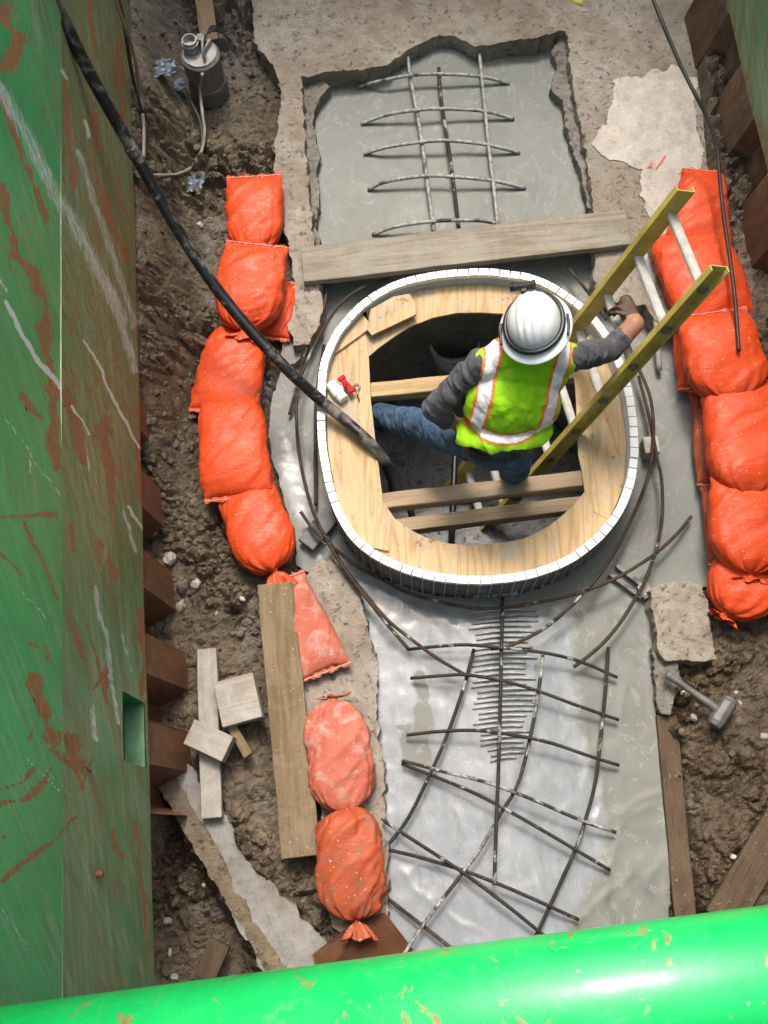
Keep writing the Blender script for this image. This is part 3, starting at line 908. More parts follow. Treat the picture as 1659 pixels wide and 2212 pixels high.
def slab_z(x, y): return 0.15 + 0.008 * fbm(x * 3, y * 3, 3, 8) + 0.008 * fbm(x * 16, y * 16, 4, 9)
tag(terrain('concrete_slab', SLAB_XY, slab_z, 0.028, M_SLAB, 0.24, 0.022, 20, 0.03, seed=11), None, kind='structure')
def slab2_z(x, y): return 0.085 + 0.012 * fbm(x * 4, y * 4, 3, 18) + 0.006 * fbm(x * 18, y * 18, 3, 9)
tag(terrain('concrete_ledge', SLAB2_XY, slab2_z, 0.024, M_SLAB, 0.14, 0.020, 20, 0.024, seed=12), None, kind='structure')
def slab3_z(x, y): return 0.13 + 0.016 * fbm(x * 6, y * 6, 3, 28) + 0.014 * fbm(x * 25, y * 25, 4, 9)
tag(terrain('concrete_stub', SLAB3_XY, slab3_z, 0.018, M_SLAB, 0.2, 0.020, 22, 0.02, seed=13), None, kind='structure')
KERB_E = [(330,1680),(393,1786),(427,1846),(473,1919),(553,2059),(610,2180),(664,2180),(602,2062),(545,1990),(530,1944),(505,1928),(497,1890),(480,1850),(450,1800),(422,1762),(392,1700),(372,1660)]
def kerb_z(x, y): return 0.062 + 0.020 * fbm(x * 8, y * 8, 4, 48) + 0.008 * fbm(x * 35, y * 35, 3, 49)
M_KERB = m_slab('tan_concrete_edge', (0.30, 0.235, 0.16), (0.15, 0.10, 0.06), 0.7, 1.0)
tag(terrain('concrete_kerb', [tuple(p.xy) for p in WP(KERB_E, 0.06)], kerb_z, 0.016, M_KERB, 0.25, 0.014, 22, 0.02, seed=15), None, kind='structure')
def spill_z(x, y): return 0.045 + 0.006 * fbm(x * 4, y * 4, 3, 38)
tag(terrain('grey_spill', SPILL_XY, spill_z, 0.024, M_SPILL, 0.22, 0.04, 9, 0.014, seed=14), None, kind='structure')

# broken lips of the opening, lower than the slab
LIPL = [(648,170),(690,166),(713,190),(690,214),(677,257),(679,290),(689,333),(684,367),(691,437),(682,483),(691,520),(688,590),(640,590),(640,300)]
LIPR = [(1215,80),(1190,110),(1204,145),(1187,190),(1216,217),(1222,277),(1236,317),(1249,357),(1258,393),(1267,437),(1276,456),(1300,460),(1290,300),(1250,80)]
for nm, L_, sd_ in (('broken_concrete_lip', LIPL, 31), ('broken_concrete_lip', LIPR, 32)):
    def lip_z(x, y): return 0.075 + 0.028 * fbm(x * 9, y * 9, 4, 44) + 0.008 * fbm(x * 40, y * 40, 3, 45)
    tag(terrain(nm, [tuple(p.xy) for p in WP(L_, 0.07)], lip_z, 0.014, M_SLAB2, 0.13, 0.018, 26, 0.012, seed=sd_), None, kind='structure')
# rough grey end of the slab beside the bags and the cement-smeared toe by the wood ledge
TOE = [(640,640),(690,625),(700,655),(693,700),(668,738),(650,775),(622,792),(604,770),(618,730),(632,690)]
def toe_z(x, y): return 0.075 + 0.035 * fbm(x * 10, y * 10, 4, 64)
tag(terrain('rough_grey_toe', [tuple(p.xy) for p in WP(TOE, 0.06)], toe_z, 0.014, M_SPILL, 0.12, 0.016, 26, 0.012, seed=33), None, kind='structure')
TOE2 = [(1279,600),(1300,592),(1400,600),(1418,650),(1398,690),(1340,676),(1296,655)]
tag(terrain('rough_grey_toe', [tuple(p.xy) for p in WP(TOE2, 0.07)], toe_z, 0.014, M_SLAB2, 0.12, 0.016, 26, 0.012, seed=34), None, kind='structure')
STRIP = [(1409,1400),(1424,1426),(1462,1432),(1470,1470),(1452,1520),(1444,1548),(1424,1540),(1414,1480)]
tag(terrain('rough_grey_toe', [tuple(p.xy) for p in WP(STRIP, 0.07)], toe_z, 0.014, M_SLAB2, 0.12, 0.012, 26, 0.012, seed=35), None, kind='structure')
PATCH = [(1323,173),(1338,166),(1353,163),(1390,165),(1419,147),(1434,150),(1453,137),(1480,160),(1506,167),(1500,240),(1506,293),(1518,317),(1518,367),(1530,470),(1500,520),(1430,520),(1410,470),(1383,420),(1384,367),(1340,352),(1306,340),(1273,304),(1300,280),(1309,253),(1322,240),(1326,213)]
def patch_z(x, y): return slab_z(x, y) + 0.008
tag(terrain('mortar_patch', [tuple(p.xy) for p in WP(PATCH, 0.158)], patch_z, 0.022, M_PATCH, 0.012, 0.045, 13, 0.002, seed=36), None, kind='structure')
for k, q in enumerate(([(1398,363),(1409,349),(1408,362),(1402,361)], [(1416,364),(1437,334),(1439,338),(1419,364)], [(1465,375),(1474,368),(1476,371),(1467,377)])):
    z = float(slab_z(np.array([W(1420, 350, .16).x]), np.array([W(1420, 350, .16).y]))[0]) + 0.0145
    prism('paint_mark', [tuple(p.xy) for p in WP(q, z)], z - 0.004, z, M_PAINTO, bpy.data.objects['mortar_patch'])

# street level round the excavation, reaching the horizon
ST = 4.6
q = [(-1.46, -1.8), (2.56, -1.8), (2.56, 7.3), (-1.46, 7.3)]
vs = [(x, y, ST) for x, y in q] + [(-300, -300, ST), (300, -300, ST), (300, 300, ST), (-300, 300, ST)]
vs += [(x, y, -0.3) for x, y in q]
fs = [(4, 5, 1, 0), (5, 6, 2, 1), (6, 7, 3, 2), (7, 4, 0, 3), (0, 1, 9, 8), (1, 2, 10, 9), (2, 3, 11, 10), (3, 0, 8, 11)]
M_STREET = m_slab('street_surface', (0.10, 0.098, 0.095), (0.07, 0.06, 0.05))
tag(mk('street', vs, fs, M_STREET, origin=(0, 0, ST)), None, kind='structure')

# ------------------------------------------------------------------ the manhole chamber under the formwork
CH = ring_in(0.03)
ctrc = sum(CH, Vector()) / len(CH)
lv = [(0.03, 1.0), (-0.25, 1.0), (-0.3, 1.04), (-0.8, 1.05), (-1.32, 1.05)]
vs = []; fs = []
n = len(CH)
for z, k in lv:
    for i, p in enumerate(CH):
        q = ctrc + (p - ctrc) * k * (1 + 0.012 * float(fbm(np.array([i * 0.3]), np.array([z * 3]), 3, 3)[0]))
        vs.append((q.x, q.y, z))
for r in range(len(lv) - 1):
    for i in range(n):
        j = (i + 1) % n
        fs.append((r * n + i, r * n + j, (r + 1) * n + j, (r + 1) * n + i))
ch = tag(mk('manhole_chamber', vs, fs, M_CHAMBER, smooth=True), None, kind='structure')
flo = [((ctrc + (p - ctrc) * 1.03).x, (ctrc + (p - ctrc) * 1.03).y) for p in CH]
def flz(x, y): return -1.25 + 0.10 * fbm(x * 3, y * 3, 4, 81) + 0.03 * fbm(x * 18, y * 18, 3, 82) + 0.55 * sstep(2.35, 1.9, y)
tag(terrain('chamber_floor', flo, flz, 0.03, M_FLOORC, 0.2, 0.004, seed=41), None, kind='structure')

# ------------------------------------------------------------------ the green trench box
XL = -1.215
def proj(x, y, z):
    q = np.stack([x, y, z - CAM_H], -1) @ np.array(ROT)
    return 829.5 + F_PX * q[:, 0] / -q[:, 2], 1106 - F_PX * q[:, 1] / -q[:, 2]

RUST = [([(0,1115),(120,1112)],5),([(50,1125),(85,1200),(125,1290)],4),([(0,1190),(50,1245)],4),([(72,1475),(92,1545),(112,1590)],17),([(80,1560),(60,1600)],3),([(155,1600),(168,1660)],15),([(105,1620),(150,1650)],4),
 ([(0,1738),(60,1725),(98,1690),(110,1660)],6),([(0,1705),(50,1690),(75,1660)],4),([(0,1908),(70,1850),(128,1808),(162,1765)],5),([(0,1815),(20,1805)],5),([(243,1795),(250,1830),(266,1850)],7),([(300,1860),(318,2010)],4),([(310,1700),(300,1640),(280,1600)],4),
 ([(30,553),(80,600),(100,660),(95,740),(112,830),(114,960),(124,1010)],13),([(140,850),(165,930),(178,990)],13),([(215,925),(235,1000),(242,1085)],9),([(300,690),(306,760),(300,960),(312,1100)],7),([(45,850),(88,905)],6),([(228,905),(238,935)],7),
 ([(0,20),(42,90),(20,135)],20),([(140,180),(150,300),(160,400)],8),([(195,350),(240,480),(275,560)],8),([(0,200),(40,320),(100,470)],7),([(195,0),(208,130)],8),([(255,100),(270,300)],7),([(205,250),(210,320)],6),([(0,400),(30,520)],10),
 ([(220,1170),(235,1210),(250,1245)],6),([(155,1135),(160,1190)],6),([(258,1155),(262,1190)],5),([(200,1490),(235,1440),(225,1500)],4),([(180,1700),(176,1690),(200,1640)],3),([(160,1640),(178,1705)],3),([(300,1320),(310,1400),(305,1500)],6),([(160,1350),(178,1420)],4),([(190,1350),(215,1450),(230,1520)],3),([(60,1390),(85,1400)],4),([(95,1400),(108,1425)],4),([(18,1485),(30,1495)],4),([(45,1235),(60,1250)],3),([(290,1780),(300,1860),(315,1950)],3)]
WHITE = [([(12,655),(35,700),(75,770),(130,838)],5,1.0),([(180,735),(215,790),(250,870),(300,965)],3,.9),([(155,875),(195,940)],2.5,.9),([(0,600),(15,632)],2,.9),([(266,1105),(282,1150),(293,1190)],7,.6),([(208,1270),(215,1320),(235,1400),(240,1465)],7,.6),([(200,1530),(207,1600)],7,.62),([(240,1480),(258,1560)],6,.6),([(275,1090),(311,1145)],3,.9),([(65,1625),(165,1730)],1.5,.6),
 ([(5,1230),(100,1335)],1.5,.7),([(0,890),(130,1070)],1.5,.7),([(0,190),(60,300),(120,420),(170,500),(220,600),(262,690)],20,.58),([(170,330),(215,470),(262,600),(290,700)],12,.55),([(230,600),(262,690),(290,800)],12,.6),([(185,260),(192,295)],4,.8),([(135,150),(146,172)],4,.7),([(60,1640),(130,1710)],1.2,.8),([(190,985),(193,1020)],2,.8),([(65,990),(66,1025)],2,.8),([(0,1960),(80,2080)],1.5,.7),([(266,1370),(284,1450)],5,.55),([(230,1180),(212,1260)],4,.5)]
def wall_attrs(P3, base_lo, base_hi, zs):
    u, v = proj(P3[:, 0], P3[:, 1], P3[:, 2])
    u = u + 5 * fbm(u * .035, v * .035, 3, 90); v = v + 5 * fbm(u * .035 + 40, v * .035, 3, 91)
    rust = np.zeros(len(u)); white = np.zeros(len(u))
    wv_ = 0.45 + 1.1 * (0.5 + fbm(u * .03, v * .03, 3, 95)) 
    for pts, w in RUST:
        d = line_d(u, v, pts) / (wv_ * 0.8)
        rust = np.maximum(rust, sstep(w * 2.3, w * 0.2, d))
    for pts, w, a in WHITE:
        d = line_d(u, v, pts)
        white = np.maximum(white, a * sstep(w * 2.0, w * 0.2, d))
    rust = np.maximum(rust, 0.62 * sstep(0.10, 0.0, P3[:, 2] - 0.6) * sstep(0.0, .5, P3[:, 1]))
    rust = np.maximum(rust, 0.38 * sstep(0.4, 2.2, P3[:, 1]) + 0.11 * (P3[:, 2] < zs))
    dull = np.where(P3[:, 2] < zs, base_lo, base_hi) + 0.25 * sstep(2.2, 4.0, P3[:, 1]) + 0.2 * fbm(P3[:, 1] * 1.2, P3[:, 2] * 1.2, 3, 92)
    return {'rust': rust, 'white': white, 'dull': np.clip(dull, 0, 1)}

def panel_grid(name, x, y0, y1, z0, z1, res, mat, parent, hole=None, attrs=None, flip=False):
    ys = np.linspace(y0, y1, max(2, int((y1 - y0) / res))); zs = np.linspace(z0, z1, max(2, int((z1 - z0) / res)))
    if hole:
        for h in hole[:2]: ys[np.argmin(abs(ys - h))] = h
        for h in hole[2:]: zs[np.argmin(abs(zs - h))] = h
    Yg, Zg = np.meshgrid(ys, zs)
    P3 = np.stack([np.full(Yg.size, x), Yg.ravel(), Zg.ravel()], 1)
    P3[:, 0] += 0.004 * fbm(P3[:, 1] * 1.5, P3[:, 2] * 1.5, 2, 66)
    idx = np.arange(Yg.size).reshape(Yg.shape)
    Fq = np.stack([idx[:-1, :-1], idx[:-1, 1:], idx[1:, 1:], idx[1:, :-1]], -1).reshape(-1, 4)
    if hole:
        cy = P3[Fq][:, :, 1].mean(1); cz = P3[Fq][:, :, 2].mean(1)
        Fq = Fq[~((cy > hole[0]) & (cy < hole[1]) & (cz > hole[2]) & (cz < hole[3]))]
    if flip: Fq = Fq[:, ::-1]
    return mk(name, P3, Fq, mat, parent, True, origin=(x, 0, 0), attrs=attrs(P3) if attrs else None)

tb = thing('trench_box_panel', (XL, 2, 0.6), 'tall worn green steel shoring wall streaked with rust and white scratches', 'trench wall', 'green shoring walls')
NH = (0.505, 0.805, 0.655, 1.05)
ZS = 1.92
at_l = lambda P3: wall_attrs(P3, 0.78, 0.18, ZS)
panel_grid('lower_plate', XL, -0.5, 6.6, 0.6, ZS, 0.0095, M_GREEN, tb, NH, at_l)
panel_grid('upper_plate', XL + 0.012, -0.5, 6.6, ZS, 2.75, 0.0095, M_GREEN, tb, None, at_l)
panel_grid('top_plate', XL + 0.012, -0.5, 6.6, 2.75, ST + 0.15, 0.06, M_GREEN, tb, None, lambda P3: {'dull': np.full(len(P3), .2), 'rust': np.zeros(len(P3)), 'white': np.zeros(len(P3))})
m_edge = m_simple('green_edge', (0.10, 0.23, 0.12), 0.5, 0.35, 12)
bm = bmesh.new()
bm_box(bm, (XL + 0.007, 3.05, ZS), (0.012, 7.1, 0.008))
mk_bm('weld_bead', bm, m_simple('bare_weld', (0.42, 0.44, 0.30), 0.45, 0.3, 14), tb, bevel=0.003)
# back, underside and the lifting opening through the plate
TH = 0.10
bm = bmesh.new()
bm_box(bm, (XL - TH - 0.006, 3.05, 2.9), (0.012, 7.1, 3.69))
for y0, y1 in ((-0.5, NH[0]), (NH[1], 6.6)):
    bm_box(bm, (XL - TH - 0.006, (y0 + y1) / 2, (0.62 + 1.052) / 2), (0.0121, y1 - y0, 0.43))
bm_box(bm, (XL - TH / 2 - 0.002, 3.05, 0.607), (TH - 0.006, 7.1, 0.014))
bm_box(bm, (XL - TH / 2 - 0.002, (NH[0] + NH[1]) / 2, 0.647), (TH - 0.006, NH[1] - NH[0], 0.012))
mk_bm('back_plate', bm, m_edge, tb)
bm = bmesh.new()
bm_box(bm, (XL - TH / 2 - 0.001, NH[0] - 0.004, (NH[2] + NH[3]) / 2), (TH, 0.008, NH[3] - NH[2]))
bm_box(bm, (XL - TH / 2 - 0.001, NH[1] + 0.004, (NH[2] + NH[3]) / 2), (TH, 0.008, NH[3] - NH[2]))
bm_box(bm, (XL - TH / 2 - 0.001, (NH[0] + NH[1]) / 2, NH[3] + 0.004), (TH, NH[1] - NH[0] - 0.01, 0.008))
mk_bm('opening_frame', bm, m_simple('fresh_green_edge', (0.01, 0.30, 0.11), 0.4, 0.3, 14), tb)
p = WX(207, 1889, XL)
bm = bmesh.new()
bm_cyl(bm, (XL, p.y, p.z), (XL + 0.03, p.y, p.z), 0.016, seg=6)
mk_bm('bolt', bm, M_RUST, tb, bevel=0.003)
for (u, v), ln in (((185, 1650), .05), ((43, 860), .06), ((60, 1495), .05)):
    p = WX(u, v, XL)
    tube('welded_stub', [p, p + Vector((0.012, -ln * .6, -ln * .5))], 0.006, M_RUST, tb, 6, 4)

XR = 2.29
tbr = thing('trench_box_panel', (XR, 2, 0.6), 'dull green steel shoring wall in the upper right corner', 'trench wall', 'green shoring walls')
panel_grid('lower_plate', XR, -0.5, 6.6, 0.6, 2.2, 0.02, M_GREEN, tbr, None, lambda P3: {'dull': np.full(len(P3), .85), 'rust': 0.55 * sstep(0.25, 0.0, P3[:, 2] - .6), 'white': np.zeros(len(P3))}, True)
panel_grid('top_plate', XR - 0.01, -0.5, 6.6, 2.2, ST + 0.15, 0.06, M_GREEN, tbr, None, lambda P3: {'dull': np.full(len(P3), .4), 'rust': np.zeros(len(P3)), 'white': np.zeros(len(P3))}, True)
bm = bmesh.new()
bm_box(bm, (XR + TH / 2, 3.05, 2.7), (TH, 7.1, 4.0))
bm.faces.ensure_lookup_table()
mk_bm('back_plate', bm, m_edge, tbr).location.x += 0.012

# sheet piles that show below the box, each its own
def sheet_pile(y, x0, side, zb, zt, label, flange=0.16, pitch=0.42, depth=0.15, group=None, mat=None, lean=0.0):
    s = side
    prof = [(x0, y), (x0, y - flange), (x0 - s * depth, y - flange - 0.075), (x0 - s * depth, y - pitch + 0.07), (x0, y - pitch + 0.004)]
    t = 0.012
    bm = bmesh.new()
    rows = []
    for off in (0, -s * t):
        for z in (zb, zt):
            ln = lean * (zt - z) / (zt - 0.0)
            rows.append([bm.verts.new((px + off + ln, py, z)) for px, py in prof])
    for i in range(len(prof) - 1):
        bm.faces.new((rows[0][i], rows[0][i + 1], rows[1][i + 1], rows[1][i]))
        bm.faces.new((rows[2][i], rows[3][i], rows[3][i + 1], rows[2][i + 1]))
        bm.faces.new((rows[0][i], rows[2][i], rows[2][i + 1], rows[0][i + 1]))
        bm.faces.new((rows[1][i], rows[1][i + 1], rows[3][i + 1], rows[3][i]))
    for i in (0, len(prof) - 1):
        bm.faces.new((rows[0][i], rows[1][i], rows[3][i], rows[2][i]))
    fr = Matrix.Translation((x0, y - pitch / 2, zb))
    bmesh.ops.translate(bm, verts=bm.verts, vec=(-x0, -(y - pitch / 2), -zb))
    o = mk_bm('sheet_pile', bm, mat or M_RUST, frame=fr)
    return tag(o, label, 'sheet pile', group)
ORD = ['first', 'second', 'third', 'fourth', 'fifth', 'sixth', 'seventh']
for k, y in enumerate([0.73 + 0.43 * k for k in range(7)]):
    sheet_pile(y, -1.226, 1, -0.35, 0.594, 'brown rusty sheet pile under the green wall, %s from the wall opening' % ORD[k], 0.2, 0.43, 0.16, 'sheet piles under the near green wall', None, (.085, .085, .05, .045, .02, .02, .01)[k])
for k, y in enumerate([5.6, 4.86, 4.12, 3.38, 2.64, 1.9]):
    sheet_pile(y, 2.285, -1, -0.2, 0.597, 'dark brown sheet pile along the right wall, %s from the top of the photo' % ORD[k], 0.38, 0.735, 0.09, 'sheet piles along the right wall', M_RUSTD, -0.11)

# the strut across the trench
sp = thing('trench_spreader_pipe', (0.4, -0.34, 2.75), 'thick bright green steel pipe spanning the bottom of the view', 'spreader pipe')
PR = 0.165
pa = W(0, 2160, 2.9); pb = W(1659, 1945, 2.9)
bm = bmesh.new()
r = bmesh.ops.create_cone(bm, cap_ends=True, segments=96, radius1=PR, radius2=PR, depth=3.47, matrix=Matrix.Rotation(R_(90), 4, 'Y'))
pm = Matrix.Translation((0.5375, -0.196 - PR - 0.012, 2.83)) @ Matrix.Rotation(0.030, 4, 'Z')
o = mk_bm('pipe_body', bm, M_PIPE, sp, frame=pm)
for f in o.data.polygons:
    if len(f.vertices) == 4: f.use_smooth = True
for x in (-1.19, 2.265):
    bm = bmesh.new()
    bm_box(bm, (0, 0, 0), (0.02, 0.5, 0.5))
    mk_bm('end_plate', bm, M_PIPE, sp, frame=Matrix.Translation((x, -0.39, 2.83)), bevel=0.004)

# ================================================================== ring formwork
rf = thing('ring_form', (ctrc.x, ctrc.y, 0), 'round white ribbed plastic form ring with plywood inside, around the worker', 'ring form')
o_out = ring; o_in = RING_IN
n = NSLAT
back = ring_in(0.020); inn = ring_in(0.040)
vs = []; fs = []
for z in (0.0, 0.346):
    vs += [(p.x, p.y, z) for p in back]
for z in (0.0, 0.346):
    vs += [(p.x, p.y, z) for p in inn]
for i in range(n):
    j = (i + 1) % n
    fs += [(i, j, n + j, n + i), (2 * n + i, 3 * n + i, 3 * n + j, 2 * n + j), (n + i, n + j, 3 * n + j, 3 * n + i)]
mk('liner_wall', vs, fs, M_LINER, rf, True, mats=[M_LINER, M_BACK], fmat=[1, 0, 0] * n)
for i in range(n):
    j = (i + 1) % n
    a0, a1, b0, b1 = o_out[i], o_out[j], o_in[i], o_in[j]
    g = random.uniform(0.0018, 0.0046) / (a1 - a0).length
    dz = random.uniform(-0.004, 0.002)
    A0 = a0.lerp(a1, g); A1 = a0.lerp(a1, 1 - g); B0 = b0.lerp(b1, g); B1 = b0.lerp(b1, 1 - g)
    v = []; f = []
    def slab_block(q, z0, z1):
        b = len(v)
        v.extend([(p.x, p.y, z0) for p in q] + [(p.x, p.y, z1) for p in q])
        f.extend([(b + 3, b + 2, b + 1, b), (b + 4, b + 5, b + 6, b + 7)] + [(b + k, b + (k + 1) % 4, b + 4 + (k + 1) % 4, b + 4 + k) for k in range(4)])
    slab_block([A0, A1, B1, B0] if RSIGN > 0 else [A0, A1, B1, B0], 0.346 + dz, RING_Z + dz)
    # the rib under the joint, standing proud of the liner
    c0 = a0.lerp(b0, 0.02); c1 = a0.lerp(b0, 0.5)
    t = (a1 - a0).normalized() * 0.003
    slab_block([c0 - t, c0 + t, c1 + t, c1 - t], 0.004, 0.345 + dz)
    o = mk('slat', v, f, M_WHITE, rf, fmat=[0] * 6 + [1] * 6, mats=[M_WHITE, M_RIB])
# fix winding once for all slats
for o in rf.children:
    bm = bmesh.new(); bm.from_mesh(o.data); bmesh.ops.recalc_face_normals(bm, faces=bm.faces)
    if o.name.startswith('slat'): bm.to_mesh(o.data)
    bm.free()

# ---- plywood deck inside the ring, one thing per sheet
INNER_UV = [(793,773),(801,863),(815,985),(830,1104),(853,1120),(886,1144),(920,1161),(970,1174),(1020,1178),(1070,1174),(1106,1169),(1139,1161),(1183,1138),(1209,1118),(1236,1094),(1263,1062),(1256,1013),(1249,983),(1246,910),(1243,836),(1232,765),(1200,718),(1150,690),(1093,678),(1036,675),(986,676),(936,686),(886,705),(853,726),(820,750)]
def ringpt(u, v, d=0.046):
    """nearest point of the ring's inner face"""
    q = W(u, v, PLY_Z)
    R2 = ring_in(d)
    return min(R2, key=lambda p: (p.xy - q.xy).length)
def ring_arc(uv0, uv1, via):
    R2 = ring_in(0.046)
    f = lambda uv: min(range(n), key=lambda i: (R2[i].xy - W(*uv, PLY_Z).xy).length)
    i0, i1, iv = f(uv0), f(uv1), f(via)
    for step in (1, -1):
        k = i0; seq = [k]
        while k != i1:
            k = (k + step) % n; seq.append(k)
        if iv in seq: return [tuple(R2[k].xy) for k in seq]
def ply(label, uvs, arc, z, th=0.018):
    poly = [tuple(W(u, v, z).xy) for u, v in uvs] + arc
    o = prism('plywood_sheet', poly, z - th, z, M_PLY, None, bevel=0.0015)
    return tag(o, label, 'plywood', 'plywood sheets of the deck')
# bottom, right and top arcs lie lowest; the left sheet and two patches lap over them
ply('curved plywood sheet along the near side of the form ring', [(1281,1106),(1263,1062),(1236,1094),(1209,1118),(1183,1138),(1139,1161),(1106,1169),(1070,1174),(1020,1178),(970,1174),(920,1161),(886,1144),(853,1120),(826,1080)], ring_arc((720,1080),(1330,1125),(1020,1240)), PLY_Z - 0.020)
ply('plywood sheet on the right of the ring under the ladder, reddish with dirt', [(1232,765),(1243,836),(1246,910),(1249,983),(1256,1013),(1263,1061),(1279,1104)], ring_arc((1334,1118),(1290,700),(1370,930)), PLY_Z - 0.020)
ply('curved plywood sheet at the far side of the ring behind the white helmet', [(1230,763),(1200,718),(1150,690),(1093,678),(1036,675),(986,676),(936,686),(886,705),(853,726),(820,750),(793,773)], ring_arc((700,790),(1286,696),(1020,590)), PLY_Z - 0.0205)
ply('wide plywood sheet on the left with the valve and hose on it', [(790,716),(797,776),(801,863),(815,985),(830,1104),(840,1190)], ring_arc((775,1190),(722,763),(690,930)), PLY_Z)
ply('narrow plywood strip with a ragged edge lapped on the left sheet', [(720,766),(755,741),(792,714),(800,700),(790,670),(770,665)], ring_arc((775,668),(718,740),(740,700)), PLY_Z + 0.019)
ply('square plywood offcut lying on the far left of the ring', [(803,724),(850,702),(899,679),(894,650),(885,634),(850,640),(800,668),(793,712)], [], PLY_Z + 0.0385)

# ---- timbers across the opening
def beam(label, a, b, w, t, z, mat, seed):
    o = board('timber', W(*a, z), W(*b, z), w, t, mat, seed=seed, bevel=0.004, warp=0.004)
    return tag(o, label, 'timber', 'timbers across the opening')
zb_ = PLY_Z - 0.045
beam('pale new timber crossing the opening behind the worker leg', (700,851), (1350,790), 0.088, 0.085, zb_, M_PINE, 1)
beam('brown timber crossing the near part of the opening, farther of the two', (785,1086), (1310,1026), 0.086, 0.09, zb_, M_BEAM, 2)
beam('brown timber crossing the opening next to its near rim', (830,1138), (1300,1080), 0.075, 0.09, zb_ - 0.03, M_BEAM, 3)

# ---- in the chamber
bk = thing('bucket', W(978, 790, -0.95), 'dark grey bucket standing deep in the hole by its far wall', 'bucket')
p = W(978, 790, -0.95); p.z = -0.95
bm = bmesh.new()
bm_cyl(bm, (0, 0, 0), (0, 0, 0.40), 0.13, 0.16, 28, False)
bmesh.ops.holes_fill(bm, edges=[e for e in bm.edges if e.is_boundary and all(v.co.z < 0.01 for v in e.verts)])
bmesh.ops.solidify(bm, geom=list(bm.faces), thickness=0.006)
mk_bm('bucket_body', bm, M_BUCKET, bk, True, Matrix.Translation(p))
for z, r in ((0.39, 0.166), (0.33, 0.160)):
    tube('rim', [p + Vector((r * math.cos(a), r * math.sin(a), z)) for a in np.linspace(0, 2 * math.pi, 17)[:-1]], 0.008, M_BUCKET, bk, 6, 32, True)
tube('bail', [p + Vector((0.166 * math.cos(a), 0.166 * math.sin(a) * .9, 0.36 - 0.05 * math.sin(a))) for a in np.linspace(R_(200), R_(340), 8)], 0.005, M_STEELL, bk, 6)
for k, (a, b, r, lab) in enumerate((((985,930,-.6),(975,1175,-.6),0.02,'dark pipe standing upright in the opening near the worker boot'), ((880,1075,-.4),(905,1175,-.5),0.022,'short black pipe end showing under the near timbers'))):
    tag(tube('chamber_pipe', [W(*a), W(*b)], r, M_BLACK, None, 12, 6), lab, 'pipe')

# ================================================================== reinforcing steel
def rebar_mat(name, label, bars, mat_of, group=None, r=0.0095):
    pts = [p for b in bars for p in b[0]]
    o = thing(name, W(sum(p[0] for p in pts) / len(pts), sum(p[1] for p in pts) / len(pts), 0), label, 'rebar', group)
    for k, (uv, ends, mid, m) in enumerate(bars):
        N = len(uv)
        path = []
        for i, (u, v) in enumerate(uv):
            t = i / (N - 1)
            h = ends + (mid - ends) * math.sin(math.pi * t) ** 0.8
            q = W(u, v, h); q = W(u, v, h + wz(q)); path.append(q)
        tube('rebar', path, r, m, o, 8, max(16, N * 6))
    return o
G, B_ = M_REBARC, M_REBAR
up = [([(773,188),(813,177),(886,163),(953,160),(1036,165),(1100,180)], .006, .085, G),
      ([(780,268),(836,248),(900,238),(953,235),(1046,240),(1110,257)], .006, .085, G),
      ([(786,333),(836,318),(910,307),(970,304),(1053,313),(1123,330)], .006, .085, G),
      ([(795,410),(836,392),(920,380),(980,382),(1063,390),(1135,407)], .006, .085, G),
      ([(805,507),(853,490),(936,478),(1000,476),(1050,478),(1110,492)], .006, .085, G),
      ([(879,100),(886,163),(900,240),(913,317),(926,417),(938,500)], .055, .062, G),
      ([(948,147),(951,200),(966,300),(980,400),(992,500)], .03, .068, B_),
      ([(1034,100),(1046,217),(1056,317),(1066,400),(1077,500)], .055, .062, G)]
rebar_mat('rebar_mat', 'arched mesh of cement-coated bars over the wet concrete beyond the plank', up, None, 'rebar mats', 0.0115)
G = M_REBARG
lo = [([(880,1403),(950,1396),(1010,1393),(1090,1400),(1180,1411),(1256,1430),(1333,1463)], .05, .12, B_),
      ([(887,1465),(950,1460),(1010,1458),(1090,1472),(1160,1492),(1250,1525),(1336,1555)], .05, .12, B_),
      ([(877,1588),(950,1580),(1030,1578),(1110,1588),(1190,1605),(1270,1632),(1337,1653)], .05, .12, B_),
      ([(868,1643),(960,1667),(1050,1690),(1150,1727),(1250,1770),(1330,1798)], .06, .12, G),
      ([(868,1650),(1000,1702),(1090,1747),(1200,1810),(1318,1880)], .045, .105, B_),
      ([(810,1760),(870,1800),(1000,1885),(1100,1960),(1190,2033)], .06, .10, B_),
      ([(835,1835),(900,1850),(1000,1880),(1090,1915),(1170,1950),(1250,1987)], .05, .085, B_),
      ([(836,1940),(920,2005),(1010,2076)], .04, .06, M_REBARR),
      ([(1314,1398),(1310,1470),(1297,1600),(1286,1690),(1265,1770),(1245,1830),(1200,1930),(1140,2060)], .05, .075, B_),
      ([(1173,1415),(1165,1480),(1150,1570),(1120,1690),(1080,1760),(1040,1830),(1000,1885),(920,1990),(870,2065)], .085, .095, G),
      ([(1086,1290),(1081,1500),(1077,1660),(1072,1780),(1068,1912)], .09, .135, B_),
      ([(1024,1402),(1000,1490),(965,1590),(930,1670),(880,1770),(825,1842)], .06, .085, B_)]
rebar_mat('rebar_mat', 'wide grid of dark crossed bars over the shiny concrete on the near side', lo, None, 'rebar mats')
